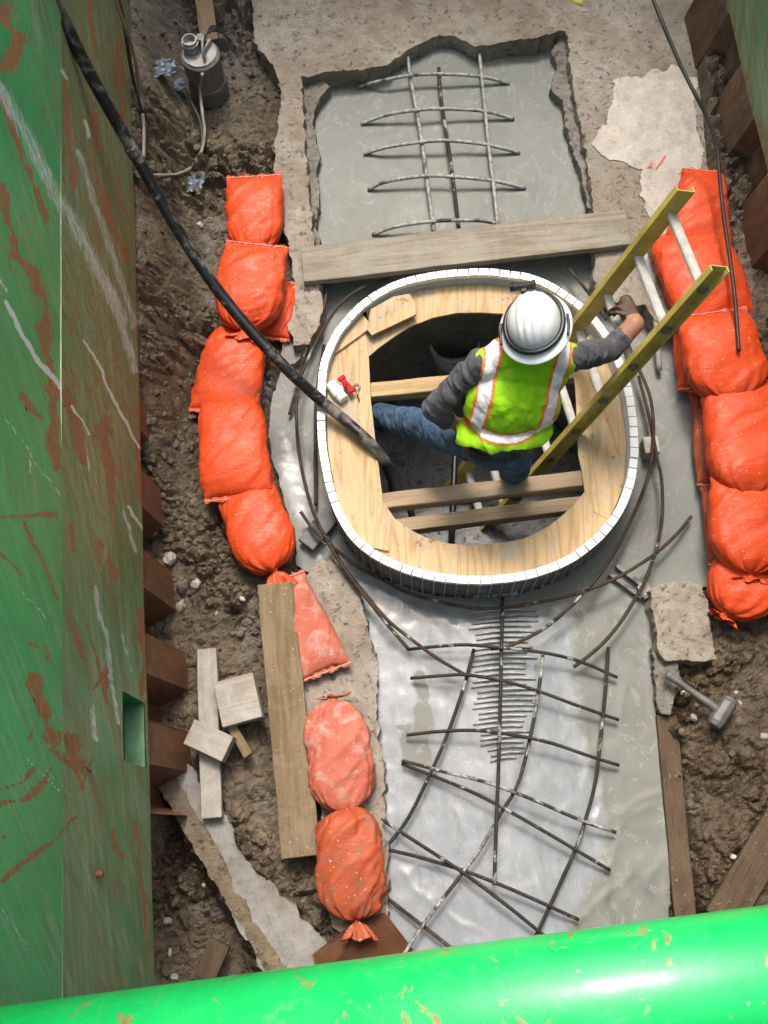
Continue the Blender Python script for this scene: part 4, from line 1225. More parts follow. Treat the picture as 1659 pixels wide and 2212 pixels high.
# hoops lying round the form ring
hoops = [('short rusty bar between the left bags and the ring, tip pointing down', [(625,896,.03),(643,830,.08),(660,760,.12),(685,705,.13),(702,655,.12),(705,600,.10)]),
         ('long rusty hoop curling round the left of the ring to the nearest grid corner', [(840,602,.12),(786,620,.13),(740,652,.14),(705,700,.15),(668,770,.15),(643,840,.15),(641,920,.15),(650,1003,.15),(672,1092,.15),(700,1156,.16),(740,1223,.16),(786,1285,.15),(836,1348,.13),(883,1403,.09)]),
         ('thin straight bar standing tight along the left side of the ring', [(700,745,.05),(684,853,.06),(681,953,.06),(682,1092,.05)]),
         ('rusty hoop sweeping under the near edge of the ring to the right', [(650,1106,.11),(676,1143,.13),(703,1169,.14),(740,1199,.15),(770,1223,.15),(820,1249,.15),(870,1276,.15),(920,1293,.15),(986,1308,.15),(1036,1314,.15),(1106,1311,.15),(1173,1299,.15),(1223,1288,.16),(1266,1276,.17),(1323,1253,.16),(1366,1229,.15),(1406,1203,.13),(1439,1176,.11),(1469,1146,.08),(1493,1116,.05)]),
         ('rusty bar running from the left of the ring to the mesh strip', [(708,1160,.12),(740,1222,.13),(786,1279,.13),(836,1338,.14),(886,1379,.14),(946,1423,.14),(1006,1458,.14)]),
         ('rusty hoop curling round the right of the ring down to the mesh strip', [(1359,750,.10),(1383,803,.13),(1403,853,.15),(1411,903,.16),(1411,953,.16),(1403,1019,.16),(1386,1070,.16),(1371,1106,.16),(1339,1173,.17),(1303,1229,.17),(1266,1275,.185),(1229,1313,.17),(1173,1359,.15),(1106,1393,.135),(1060,1402,.13)]),
         ('outermost rusty hoop on the right, over the brick, ending on the grid', [(1379,813,.10),(1399,886,.12),(1419,986,.13),(1429,1036,.13),(1431,1106,.13),(1423,1166,.14),(1412,1204,.15),(1393,1256,.14),(1369,1299,.13),(1339,1346,.12),(1306,1386,.11),(1269,1419,.10),(1239,1441,.09)]),
         ('thin bar sticking out beyond the far right of the ring', [(1226,578,.10),(1250,606,.12),(1285,650,.14),(1310,690,.12)])]
for lab, pts in hoops:
    tag(tube('rebar_hoop', [W(*p) for p in pts], 0.0098, M_REBARR, None, 8, 14 * len(pts) // 2), lab, 'rebar', 'bars round the form ring')
for k, (u, v, z) in enumerate(((702,1166,.155),(640,845,.15),(1267,1276,.19),(1410,1204,.155))):
    c = W(u, v, z)
    tag(tube('tie_wire', [c + Vector((.02, 0, .012)), c + Vector((0, .016, .02)), c + Vector((-.02, 0, .01)), c + Vector((-.005, -.02, .006)), c + Vector((.03, -.03, .015))], .0022, M_STEEL, None, 6, 20),
        ('twist of wire tying two hoops at the lower left of the ring', 'twist of wire on the hoop by the left bags', 'twist of wire where two hoops cross by the near right rim', 'twist of wire where hoops cross over the metal clamp')[k], 'wire')

# ribbed strip of bare liner showing in the pale concrete
ls = thing('liner_mesh_strip', W(1080, 1480, 0.03), 'narrow ladder of close thin wires half sunk in the pale concrete', 'wire mesh')
rr = random.Random(5)
for k in range(29):
    v = 1322 + k * 11.4
    a = 1020 + 6 * math.sin(k * 1.7) + (k * 0.4) + rr.uniform(-3, 3); b = 1150 + rr.uniform(-16, 16) - 0.3 * k
    if k > 22: a += (k - 22) * 5; b -= (k - 22) * 2
    pts = []
    for t in (0, .2, .4, .6, .8, 1):
        u = a + (b - a) * t
        q = W(u, v - 8 * t + 6 * (t - .5) ** 2 * 4 * .6, 0.045)
        q.z = wz(q) + 0.004 + 0.015 * math.sin(math.pi * t); pts.append(q)
    tube('wire', pts, 0.0065, M_PALEWIRE, ls, 6, 12)
tl = []
# white liner tabs showing in the shadow by the ring
for k in range(5):
    c = W(1030 + k * 20, 1286 - k * 1.5, 0.03)
    bm = bmesh.new(); bm_box(bm, (0, 0, 0), (0.038, 0.03, 0.012))
    fr = Matrix.Translation((c.x, c.y, wz(c) + 0.016)) @ Matrix.Rotation(R_(4), 4, 'Z')
    tl.append(mk_bm('tab', bm, M_LINER, ls, frame=fr, bevel=0.002))

# ================================================================== boards and blocks
tag(board('plank', W(652, 571, .212), W(1358, 489, .212), 0.232, 0.05, M_OLD, seed=5, warp=.006), 'long weathered grey plank laid across the concrete beyond the ring', 'plank')
def lie(name, label, cat, a, b, z, w, t, mat, seed, group=None, tilt=0.0):
    A = W(*a, z); B = W(*b, z + tilt)
    return tag(board(name, A, B, w, t, mat, seed=seed, warp=.005, ragged=.006), label, cat, group)
lie('plank', 'long muddy plank lying over the faded bag on the left ledge', 'plank', (594,1258), (650,1850), .20, .192, .04, M_MUDWOOD, 6, None, -.03)
lie('timber_offcut', 'narrow whitish timber stud lying in the mud by the sheet piles', 'timber', (446,1400), (456,1766), .12, .105, .05, M_PALEWOOD, 7, 'timber offcuts in the mud')
lie('timber_offcut', 'pale square timber block beside the long muddy plank', 'timber', (470,1523), (556,1500), .19, .235, .09, M_PALEWOOD, 8, 'timber offcuts in the mud')
lie('timber_offcut', 'short timber block lying tilted across the whitish stud', 'timber', (408,1580), (492,1618), .22, .135, .09, M_PALEWOOD, 9, 'timber offcuts in the mud')
lie('timber_offcut', 'muddy splinter of wood below the pale square block', 'timber', (496,1562), (536,1632), .13, .05, .035, M_MUDWOOD, 10, 'timber offcuts in the mud')
lie('timber_offcut', 'dark board leaning in the wet mud by the green pipe at the lower right', 'timber', (1690,1770), (1560,1990), .13, .17, .04, M_DARKWOOD, 11)
lie('timber_offcut', 'dark charred board end in the pit at the bottom left', 'timber', (475,2035), (440,2115), -.10, .11, .05, M_DARKWOOD, 12)
lie('timber_stake', 'brown timber stake behind the pump at the top of the photo', 'timber', (432,-60), (452,86), .30, .11, .06, M_MUDWOOD, 13, None, -.1)
lie('form_board', 'muddy brown form board along the near right edge of the wet concrete', 'form board', (1440,1545), (1484,2010), .035, .105, .06, M_DARKWOOD, 15)
tag(board('foam_block', W(660,1176,.075), W(716,1108,.075), .105, .05, M_BLOCK, seed=14), 'dark grey flat block between the lowest orange bag and the ring', 'block')
def brick(label, a, b, z, w, t, m1, m2=None):
    return tag(board('brick', W(*a, z), W(*b, z), w, t, m1, seed=3, bevel=.006), label, 'brick')
brick('small pale brick standing against the right of the ring under the hoop', (1405,942), (1411,978), .12, .085, .11, M_STONEW)
# rusty folded plate by the pipe
pl = [(675,2062),(766,1990),(832,1970),(892,2050),(880,2110),(690,2110)]
base = [W(u, v, .075) for u, v in pl]
bm = bmesh.new()
tv = [bm.verts.new(p + Vector((0, 0, (.04 if i in (1, 2) else 0)))) for i, p in enumerate(base)]
bm.faces.new((tv[0], tv[1], tv[2], tv[5])); bm.faces.new((tv[2], tv[3], tv[4], tv[5]))
bmesh.ops.solidify(bm, geom=list(bm.faces), thickness=0.012)
c = sum(base, Vector()) / 6; bmesh.ops.translate(bm, verts=bm.verts, vec=-c)
tag(mk_bm('steel_plate', bm, M_RUST2, frame=Matrix.Translation(c), bevel=.002), 'bent rusty brown steel plate under the lowest muddy bag', 'steel plate')
# metal clamp in the wet concrete
cl = thing('metal_clamp', W(1358,1252,.03), 'muddy two-bar metal clamp lying in wet concrete under crossing hoops', 'clamp')
for a, b, w in (((1316,1239),(1388,1292),.018),((1332,1220),(1392,1266),.026)):
    board('bar', W(*a, .045), W(*b, .045), w, .03, M_STEEL, cl, seed=2)
bm = bmesh.new(); bm_box(bm, (0, 0, 0), (.085, .06, .05))
mk_bm('jaw', bm, M_STEELL, cl, frame=frame_xy(W(1386,1262,.045), W(1398,1290,.045)), bevel=.01, bseg=2)
# sledge hammer
hm = thing('sledge_hammer', W(1520,1510,.1), 'cement-grey club hammer lying on the muddy right bank', 'hammer')
ha, hb = W(1440,1456,.15), W(1556,1536,.13)
tube('handle', [ha, ha.lerp(hb, .3) + Vector((0, 0, .004)), ha.lerp(hb, .7), hb], lambda t: .023 - .006 * math.sin(math.pi * min(1, t * 1.2)), M_STEEL, hm, 10, 20)
bm = bmesh.new()
d = (hb - ha).normalized(); s = Vector((-d.y, d.x, 0)).normalized()
hc = hb + d * .012
for k, (o0, o1, r0, r1) in enumerate(((-.085, -.062, .034, .045), (-.062, .062, .045, .045), (.062, .085, .045, .034))):
    bm_cyl(bm, s * o0, s * o1, r0, r1, 8)
mk_bm('hammer_head', bm, M_STEEL, hm, frame=Matrix.Translation(hc), bevel=.004)
tag(tube('muddy_stake', [W(1392,548,.28), W(1413,650,.17), W(1424,800,.05)], .017, M_STEELL, None, 8), 'muddy stake lying on the wet concrete under the ladder rails', 'stake')

# ================================================================== sandbags
def sandbag(label, A, B, w0, w1, h, mat, seed, tied='B', tuft=0.06, group='orange sandbags', lumps=0.5, ears=0.02, pleats=15, curl=None):
    """a filled bag from A (sewn end) to B (tied end); A, B give the centre of the underside"""
    rnd = np.random.default_rng(seed)
    a, b = A.copy(), B.copy()
    L = (b - a).length
    fr = frame_xy(a, b)
    X, Y, Z = fr.to_3x3().col
    nu, nv = 64, 64
    s = (1 - np.cos(np.linspace(0, np.pi, nu))) / 2
    s = 0.6 * s + 0.4 * np.linspace(0, 1, nu)
    ph = np.linspace(0, 2 * np.pi, nv, endpoint=False)
    S, PH = np.meshgrid(s, ph, indexing='ij')
    wid = (w0 + (w1 - w0) * S)
    # half width and half height along the bag
    dA = S * L; dB = (1 - S) * L
    flat = 0.13 * h / 0.15
    wsew = 0.86 + 0.14 * np.clip(dA / 0.10, 0, 1) + 0.0
    hA = np.sqrt(np.clip(1 - (1 - np.clip(dA / (0.16 + 0.3 * h), 0, 1)) ** 2, 0, 1))
    if tied in ('B', 'both'):
        kB = np.clip(dB / (0.15 + w1 * 0.15), 0, 1)
        wB = 0.09 + 0.91 * np.sqrt(np.clip(1 - (1 - kB) ** 2.0, 0, 1))
        hB = 0.14 + 0.86 * np.sqrt(np.clip(1 - (1 - kB) ** 2.2, 0, 1))
    else:
        kB = np.clip(dB / 0.10, 0, 1)
        wB = 0.86 + 0.14 * kB
        hB = np.sqrt(np.clip(1 - (1 - np.clip(dB / 0.16, 0, 1)) ** 2, 0, 1))
    if tied == 'both':
        kA = np.clip(dA / (0.15 + w0 * 0.15), 0, 1)
        wsew = 0.10 + 0.90 * np.sqrt(np.clip(1 - (1 - kA) ** 2.0, 0, 1))
        hA = 0.14 + 0.86 * np.sqrt(np.clip(1 - (1 - kA) ** 2.2, 0, 1))
    hw = wid / 2 * wsew * wB
    hh = h / 2 * np.minimum(hA, hB) + 0.004
    sx, cx_ = np.sin(PH), np.cos(PH)
    yy = np.sign(cx_) * np.abs(cx_) ** 0.82 * hw
    zz = np.sign(sx) * np.abs(sx) ** 0.66 * hh * 0.92
    zz = np.where(zz < 0, zz * 0.8, zz)
    # pleats towards the tied neck, slack folds over the body
    q = seed * 3.3
    CA, SA = np.cos(PH), np.sin(PH)
    def wn(a, b, o, sd):                 # noise that closes round the bag
        return fbm(S * L * a + CA * b + q, SA * b + 0.7 * q + S * L * a * .3, o, sd)
    def pleat(d, amp, reach):
        g = np.exp(-(d / reach) ** 1.3)
        f = 2.2 * (0.35 - np.abs(fbm(CA * 3.1 + q, SA * 3.1 + S * .8, 3, seed + 2))) + 1.1 * fbm(CA * 7 + q, SA * 7 + S * 1.5, 2, seed + 4)
        return amp * g * f
    dr = lumps * 0.022 * wn(6, 1.0, 3, seed) + lumps * 0.020 * (0.35 - np.abs(wn(8, 1.5, 3, seed + 7)) * 1.5) + 0.005 * wn(24, 4, 3, seed + 3)
    edge = np.clip(np.minimum(dA, dB) / 0.05, 0, 1)
    dr = dr * edge
    if tied in ('B', 'both'): dr = dr + pleat(dB, 0.015, 0.14) * np.clip(hw / 0.05, 0.3, 1)
    if tied == 'both': dr = dr + pleat(dA, 0.015, 0.14) * np.clip(hw / 0.05, 0.3, 1)
    # slack cross folds
    fold = (0.30 - np.abs(wn(16, 1.2, 3, seed + 5))) * 0.010 * sstep(-0.1, 0.5, wn(3, .8, 2, seed + 9)) * edge
    rr_ = np.hypot(yy, zz) + 1e-6
    k = 1 + (dr + fold) / rr_
    yy = yy * k; zz = zz * k
    # sewn corners stand out as ears
    if tied != 'both':
        e = np.exp(-(dA / 0.035) ** 2) * sstep(0.7, 1.0, np.abs(cx_))
        yy = yy + np.sign(cx_) * e * ears
    if tied == 'none':
        e = np.exp(-(dB / 0.035) ** 2) * sstep(0.7, 1.0, np.abs(cx_))
        yy = yy + np.sign(cx_) * e * ears
    xx = (S - 0.5) * L + 0.012 * np.clip(1 - np.minimum(dA, dB) / 0.08, 0, 1) * fbm(PH * 2 + q, S, 2, seed)
    bend = 0.0 if curl is None else curl
    yy = yy + bend * (1 - (2 * S - 1) ** 2)
    # rest on the ground: never much below the base line
    base = h * 0.4
    V = np.stack([xx, yy, zz + base], -1).reshape(-1, 3)
    V[:, 2] = np.where(V[:, 2] < 0.012, 0.012 * 0.5 + V[:, 2] * 0.25, V[:, 2])
    Mx = np.array(fr.to_3x3())
    Wd = V @ Mx.T + np.array(fr.translation)
    F = []
    for i in range(nu - 1):
        for j in range(nv):
            j2 = (j + 1) % nv
            F.append((i * nv + j, i * nv + j2, (i + 1) * nv + j2, (i + 1) * nv + j))
    F.append(tuple(reversed(range(nv))))
    F.append(tuple(range((nu - 1) * nv, nu * nv)))
    root = thing('sandbag', (fr.translation.x, fr.translation.y, min(Wd[:, 2])), label, 'sandbag', group)
    mk('bag_body', Wd, F, mat, root, True)
    def neck(s_end, dirn):
        vs = []; fs = []
        m_ = 40
        for r_i, (dd, rad) in enumerate(((-0.012, .022), (0.0, .020), (0.012, .016), (0.03, .028), (tuft * .7, .045), (tuft, .058))):
            for j in range(m_):
                an = 2 * math.pi * j / m_
                rr2 = rad * (1 + (0.30 * math.sin(an * 7 + seed) + .2 * math.sin(an * 11 + 2 * seed)) * (r_i > 2))
                dz = 0.012 * math.sin(an * 5 + seed) * (r_i > 3)
                pt = Vector(((s_end - 0.5) * L + dirn * (dd + (0.012 * math.sin(an * 4 + seed) if r_i == 5 else 0)), rr2 * math.cos(an) * (1.25 if r_i > 2 else 1), base + rr2 * 0.45 * math.sin(an) + dz - (0.02 * r_i / 5)))
                vs.append(fr @ pt)
        for r_i in range(5):
            for j in range(m_):
                j2 = (j + 1) % m_
                fs.append((r_i * m_ + j, r_i * m_ + j2, (r_i + 1) * m_ + j2, (r_i + 1) * m_ + j))
        mk('tied_neck', vs, fs, mat, root, True)
    def hem(s_end, dirn):
        W_ = (w0 if s_end < .5 else w1) / 2 * 0.86 + ears
        vs = []; fs = []
        K = 24
        for k_ in range(K + 1):
            y = -W_ + 2 * W_ * k_ / K
            wob = 0.010 * math.sin(k_ * .9 + seed) + .006 * math.sin(k_ * 2.3 + seed)
            zz_ = base + 0.004 * math.sin(k_ * 1.7 + seed)
            x0 = (s_end - .5) * L - dirn * 0.006
            for xo, zo in ((0, .004), (0.028 + wob * .5, .003 + wob * .3), (0.028 + wob * .5, -.003 + wob * .3), (0, -.004)):
                vs.append(fr @ Vector((x0 + dirn * xo, y, zz_ + zo)))
        for k_ in range(K):
            for c_ in range(4):
                c2 = (c_ + 1) % 4
                fs.append((k_ * 4 + c_, k_ * 4 + c2, k_ * 4 + 4 + c2, k_ * 4 + 4 + c_))
        fs += [(0, 1, 2, 3), (K * 4 + 3, K * 4 + 2, K * 4 + 1, K * 4)]
        mk('hem', vs, fs, mat, root, False)
        tube('stitching', [fr @ Vector(((s_end - .5) * L + dirn * .012, -W_ + 2 * W_ * k_ / 8, base + .007)) for k_ in range(9)], .0022, M_ROPE, root, 5, 18)
    if tied in ('B', 'both'): neck(1, 1)
    if tied == 'both': neck(0, -1)
    if tied != 'both': hem(0, -1)
    if tied == 'none': hem(1, 1)
    return root

E_ = sandbag
gl = 'orange bags in the left row'
def wv(u, v, z): return W(u, v, z)
E_('orange sandbag at the far end of the left row, square end up', wv(553,399,.17), wv(556,560,.14), .34, .33, .17, M_OR, 101, group=gl)
E_('orange sandbag second from the far end of the left row, under the hose', wv(560,546,.22), wv(528,722,.18), .385, .39, .19, M_OR, 102, group=gl)
E_('small orange bag tucked behind the left row by the grey rubble', wv(612,622,.08), wv(590,735,.06), .20, .20, .13, M_OR, 103, 'none', group=gl)
E_('orange sandbag in the left row with a stitched hem sticking out leftward', wv(486,903,.13), wv(524,716,.06), .40, .33, .18, M_OR, 104, group=gl)
E_('orange sandbag in the left row level with the hose end on the ring', wv(520,1080,.16), wv(502,876,.15), .40, .345, .18, M_OR, 105, 'none', group=gl, ears=.012)
E_('orange sandbag with bright tied mouth at the near end of the left row', wv(526,1046,.08), wv(596,1240,.10), .33, .35, .20, M_OR, 106, tuft=.11, group=gl)
E_('faded pinkish sandbag sticking out from under the muddy plank', wv(700,1452,.09), wv(628,1255,.09), .30, .16, .12, M_ORF, 107, 'none', group='muddy bags on the ledge', lumps=.4)
E_('faded round sandbag beside the lower half of the muddy plank', wv(722,1520,.09), wv(750,1752,.09), .335, .345, .18, M_ORF, 108, 'both', .03, 'muddy bags on the ledge', 1.0)
E_('muddy wrinkled sandbag nearest the green pipe with tied mouth down', wv(752,1748,.10), wv(772,1985,.11), .315, .33, .18, M_ORD, 109, 'both', .09, 'muddy bags on the ledge', 1.3)
gr_ = 'orange bags stacked on the right'
E_('orange sandbag at the far end of the right stack behind the ladder top', wv(1512,388,.17), wv(1500,560,.16), .24, .40, .18, M_OR, 110, 'none', group=gr_)
E_('orange sandbag behind the upper ladder rails in the right stack', wv(1470,520,.14), wv(1545,715,.14), .46, .46, .22, M_OR, 111, 'none', group=gr_)
E_('orange sandbag with gathered end facing the camera, beside the hanging cable', wv(1530,696,.21), wv(1577,880,.21), .41, .45, .22, M_OR, 112, 'B', .04, group=gr_)
E_('orange sandbag in the right stack at the right photo edge, upper middle', wv(1590,842,.17), wv(1608,1084,.18), .43, .43, .23, M_OR, 113, 'B', .03, group=gr_)
E_('orange sandbag gathered at its near end, lower middle of the right stack', wv(1604,1046,.16), wv(1610,1246,.16), .41, .42, .21, M_OR, 114, 'B', .04, group=gr_)
E_('orange sandbag with red tied mouth at the near end of the right stack', wv(1630,1215,.06), wv(1560,1330,.05), .38, .40, .21, M_OR, 115, 'B', .03, group=gr_)
E_('orange bag of the lower layer showing its corner by the ladder foot', wv(1480,700,.03), wv(1505,842,.03), .20, .24, .12, M_OR, 116, 'none', group=gr_)
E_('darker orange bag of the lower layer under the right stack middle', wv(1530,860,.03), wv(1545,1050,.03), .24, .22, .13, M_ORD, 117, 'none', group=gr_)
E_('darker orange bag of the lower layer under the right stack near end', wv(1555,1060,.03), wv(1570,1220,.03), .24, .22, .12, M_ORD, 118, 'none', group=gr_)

# ================================================================== ladder
ld = thing('ladder', W(1075, 1100, -.5), 'yellow fibreglass ladder with pale rungs standing in the ring on the right', 'ladder')
top1, top2 = W(1492, 414, 1.47), W(1543, 594, 1.47)
low1, low2 = W(1205, 762, .3), W(1243, 943, .3)
LW = (top2 - top1)
ax = ((low1 - top1) + (low2 - top2)) / 2
ax = ax.normalized()
rn = LW - ax * LW.dot(ax); LWID = rn.length; rn.normalize()
fn = ax.cross(rn)          # normal of the ladder plane
LLEN = 2.75
def rail(p, outward, name='rail'):
    # C channel: web across the ladder plane normal, flanges pointing outward
    bm = bmesh.new()
    wd, fl, t = 0.098, 0.034, 0.006
    o = outward
    prof = [(-wd / 2, 0), (wd / 2, 0), (wd / 2, fl * o), (wd / 2 - t, fl * o), (wd / 2 - t, t * o), (-wd / 2 + t, t * o), (-wd / 2 + t, fl * o), (-wd / 2, fl * o)]
    A = [bm.verts.new(fn * a + rn * b) for a, b in prof]
    Bv = [bm.verts.new(fn * a + rn * b + ax * LLEN) for a, b in prof]
    for i in range(8):
        j = (i + 1) % 8
        bm.faces.new((A[i], A[j], Bv[j], Bv[i]))
    bm.faces.new(A); bm.faces.new(Bv[::-1])
    bmesh.ops.recalc_face_normals(bm, faces=bm.faces)
    return mk_bm(name, bm, M_YEL, ld, frame=Matrix.Translation(p), bevel=.0015)
fs0 = fn * (-0.022 if fn.x > 0 else 0.022)
r1 = rail(top1 + fs0, -1); r2 = rail(top1 + fs0 + rn * LWID, 1)
k = 0; s_ = 0.155
while s_ < LLEN - 0.05:
    p = top1 + ax * s_
    bm = bmesh.new()
    vv = bm_cyl(bm, rn * (-.012), rn * (LWID + .012), .025, seg=12)
    for v in vv:      # D-shaped rung, flat tread
        c = v.co - rn * v.co.dot(rn)
        d = c.dot(-ax)
        if d > .014: v.co -= -ax * (d - .014)
    rg = mk_bm('rung', bm, M_ALU, ld, frame=Matrix.Translation(p), bevel=0)
    bm = bmesh.new()
    bm_cyl(bm, rn * (LWID + .006), rn * (LWID + .016), .027, .025, 14); 
    mk_bm('rung_cap', bm, M_STEEL, rg, frame=Matrix.Translation(p), bevel=.002)
    s_ += 0.297; k += 1
for rl, base in ((r1, top1), (r2, top1 + rn * LWID)):
    bm = bmesh.new(); bm_box(bm, (0, 0, 0), (.09, .05, .06))
    mk_bm('foot', bm, M_BLACK, ld, frame=Matrix.Translation(base + ax * (LLEN + .02)), bevel=.008, bseg=2)

# ================================================================== worker
J = dict(head=(1158,704,1.44),neck=(1140,757,1.29),shL=(1035,786,1.22),shR=(1236,772,1.22),elL=(936,884,1.00),wrL=(968,908,.88),haL=(990,918,.84),elR=(1316,757,.90),wrR=(1372,700,.97),
         hipL=(1043,962,.76),hipR=(1108,975,.76),knL=(900,915,.47),anL=(812,897,.13),knR=(1112,1010,.36),anR=(1112,1042,-.05),waist=(1085,938,.90),chest=(1128,800,1.14))
J = {k: W(*v) for k, v in J.items()}
def shell(parts, voxel, smooth=6, name='tmp'):
    """union of capsules and ellipsoids as one closed surface"""
    bm = bmesh.new()
    for p in parts:
        if p[0] == 'c':
            _, a, b, ra, rb = p
            d = b - a
            for c, r in ((a, ra), (b, rb)):
                bmesh.ops.create_icosphere(bm, subdivisions=3, radius=r, matrix=Matrix.Translation(c))
            if d.length > 1e-4: bm_cyl(bm, a, b, ra, rb, 24)
        else:
            _, c, m3, rad = p
            mt = Matrix.Translation(c) @ m3.to_4x4() @ Matrix.Diagonal((*rad, 1))
            bmesh.ops.create_icosphere(bm, subdivisions=4, radius=1, matrix=mt)
    me = bpy.data.meshes.new(name); bm.to_mesh(me); bm.free()
    ob = bpy.data.objects.new(name, me); COL.objects.link(ob)
    md = ob.modifiers.new('r', 'REMESH'); md.mode = 'VOXEL'; md.voxel_size = voxel
    sm = ob.modifiers.new('s', 'SMOOTH'); sm.factor = .5; sm.iterations = smooth
    dg = bpy.context.evaluated_depsgraph_get()
    ev = ob.evaluated_get(dg); m2 = ev.to_mesh()
    nv = len(m2.vertices)
    co = np.zeros(nv * 3); m2.vertices.foreach_get('co', co)
    no = np.zeros(nv * 3); m2.vertices.foreach_get('normal', no)
    fs = [tuple(p.vertices) for p in m2.polygons]
    ev.to_mesh_clear(); bpy.data.objects.remove(ob); bpy.data.meshes.remove(me)
    return co.reshape(-1, 3), no.reshape(-1, 3), fs
def axes(x, y):
    x = x.normalized(); z = x.cross(y).normalized(); y = z.cross(x)
    return Matrix((x, y, z)).transposed()
lat = (J['shR'] - J['shL']).normalized()
spine = (J['neck'] - J['waist']).normalized()
fwd = spine.cross(lat) * -1            # the way the chest faces
if fwd.y < 0: fwd = -fwd
TM = axes(lat, spine)
V3 = lambda *a: Vector(a)
mid = lambda a, b, t: a.lerp(b, t)
def arm(sh, el, wr): return [('c', sh, el, .066, .056), ('c', el, wr, .057, .046)]
def hand(wr, d, pn, spread, curl, n=5, size=1.0):
    """palm and five bent fingers; d along the hand, pn the palm normal"""
    d = d.normalized(); sd = d.cross(pn).normalized(); pn = sd.cross(d)
    pa = wr + d * .05 * size
    out = [('e', pa, axes(d, sd), (.055 * size, .043 * size, .018 * size)), ('c', wr, pa, .028, .028)]
    for i in range(4):
        o = (i - 1.5) * .0205 * size
        L = (.032, .036, .034, .027)[i] * size
        b = wr + d * .088 * size + sd * o
        ang = curl
        q = b; dd = d.copy()
        for kk in range(3):
            dd = (dd * math.cos(ang) + pn * math.sin(ang)).normalized()
            e = q + dd * L * (1 - .18 * kk)
            out.append(('c', q, e, .0100 - .0008 * kk, .0094 - .0008 * kk)); q = e
    tb_ = wr + d * .03 * size - sd * .035 * size * spread
    t1 = tb_ + (d * .6 - sd * .6 * spread + pn * .35).normalized() * .04 * size
    t2 = t1 + (d * .7 + pn * .7).normalized() * .032 * size
    out += [('c', tb_, t1, .013, .012), ('c', t1, t2, .0115, .010)]
    return out
P_ = []
pel = mid(J['hipL'], J['hipR'], .5)
P_ += [('e', J['chest'], TM, (.175, .17, .115)), ('e', mid(J['neck'], J['waist'], .62), TM, (.160, .17, .110)), ('e', pel + V3(0, 0, .03), TM, (.165, .12, .118)), ('e', J['waist'], TM, (.155, .13, .11))]
P_ += [('c', J['shL'], J['shR'], .062, .062), ('c', mid(J['shL'], J['neck'], .4), J['neck'], .055, .055), ('c', mid(J['shR'], J['neck'], .4), J['neck'], .055, .055), ('c', J['neck'], J['head'], .055, .06)]
P_ += arm(J['shL'], J['elL'], J['wrL']) + arm(J['shR'], J['elR'], J['wrR'])
P_ += [('c', J['hipL'], J['knL'], .100, .080), ('c', J['knL'], J['anL'], .082, .066), ('c', J['hipR'], J['knR'], .096, .076), ('c', J['knR'], J['anR'], .076, .060)]
P_ += [('c', J['hipL'], pel, .10, .10), ('c', J['hipR'], pel, .10, .10)]
hq = Matrix.Rotation(R_(-16), 3, lat) @ TM
HX = (lat + V3(0, .12, 0)).normalized()
head_up = V3(-.26, .12, .96).normalized()
HM = axes(HX - head_up * HX.dot(head_up), head_up.cross(HX) * -1 if head_up.cross(HX).y > 0 else head_up.cross(HX))
hy = V3(0.12, 1, 0); hy = (hy - head_up * hy.dot(head_up)).normalized(); hx = hy.cross(head_up)
HM = Matrix((hx, hy, head_up)).transposed()
hc = J['head'] + V3(0, 0, -.02)
face = HM @ V3(0, 1, 0)
P_ += [('e', hc, HM, (.076, .097, .115)), ('e', hc + HM @ V3(0, .03, -.055), HM, (.058, .066, .068)), ('e', hc + HM @ V3(0, .102, -.022), HM, (.013, .022, .026)), ('c', hc + HM @ V3(0, .09, .0), hc + HM @ V3(0, .105, -.03), .010, .012)]
for s in (-1, 1):
    P_ += [('e', hc + HM @ V3(s * .077, -.005, -.015), HM, (.010, .022, .033)), ('e', hc + HM @ V3(s * .03, .088, .012), HM, (.015, .01, .010))]
P_ += [('e', hc + HM @ V3(0, .088, -.068), HM, (.026, .014, .010))]
# gripping hand on the rung, other hand at the belt
grip = W(1352, 652, .93)
J['haR'] = grip
gd = (grip - J['wrR']).normalized()
P_ += [('c', J['wrR'], grip, .040, .036)] + hand(J['wrR'] + gd * .02, gd + V3(-.25, 0, 0), V3(-.75, .1, -.75), -1, .85, 5, 1.1)
ld_ = (J['haL'] - J['wrL']).normalized()
P_ += hand(J['wrL'], ld_ + V3(.3, -.2, -.5), V3(.3, .9, -.2), -1, .35)
# feet
for an, dr_ in ((J['anL'], V3(-.55, .75, -.10)), (J['anR'], V3(.10, 1, -.05))):
    dr_ = dr_.normalized()
    P_ += [('c', an + V3(0, 0, -.03) - dr_ * .05, an + dr_ * .17 + V3(0, 0, -.045), .050, .042), ('c', an, an + V3(0, 0, -.03), .052, .05)]
co, no, fs = shell(P_, .0062, 5)
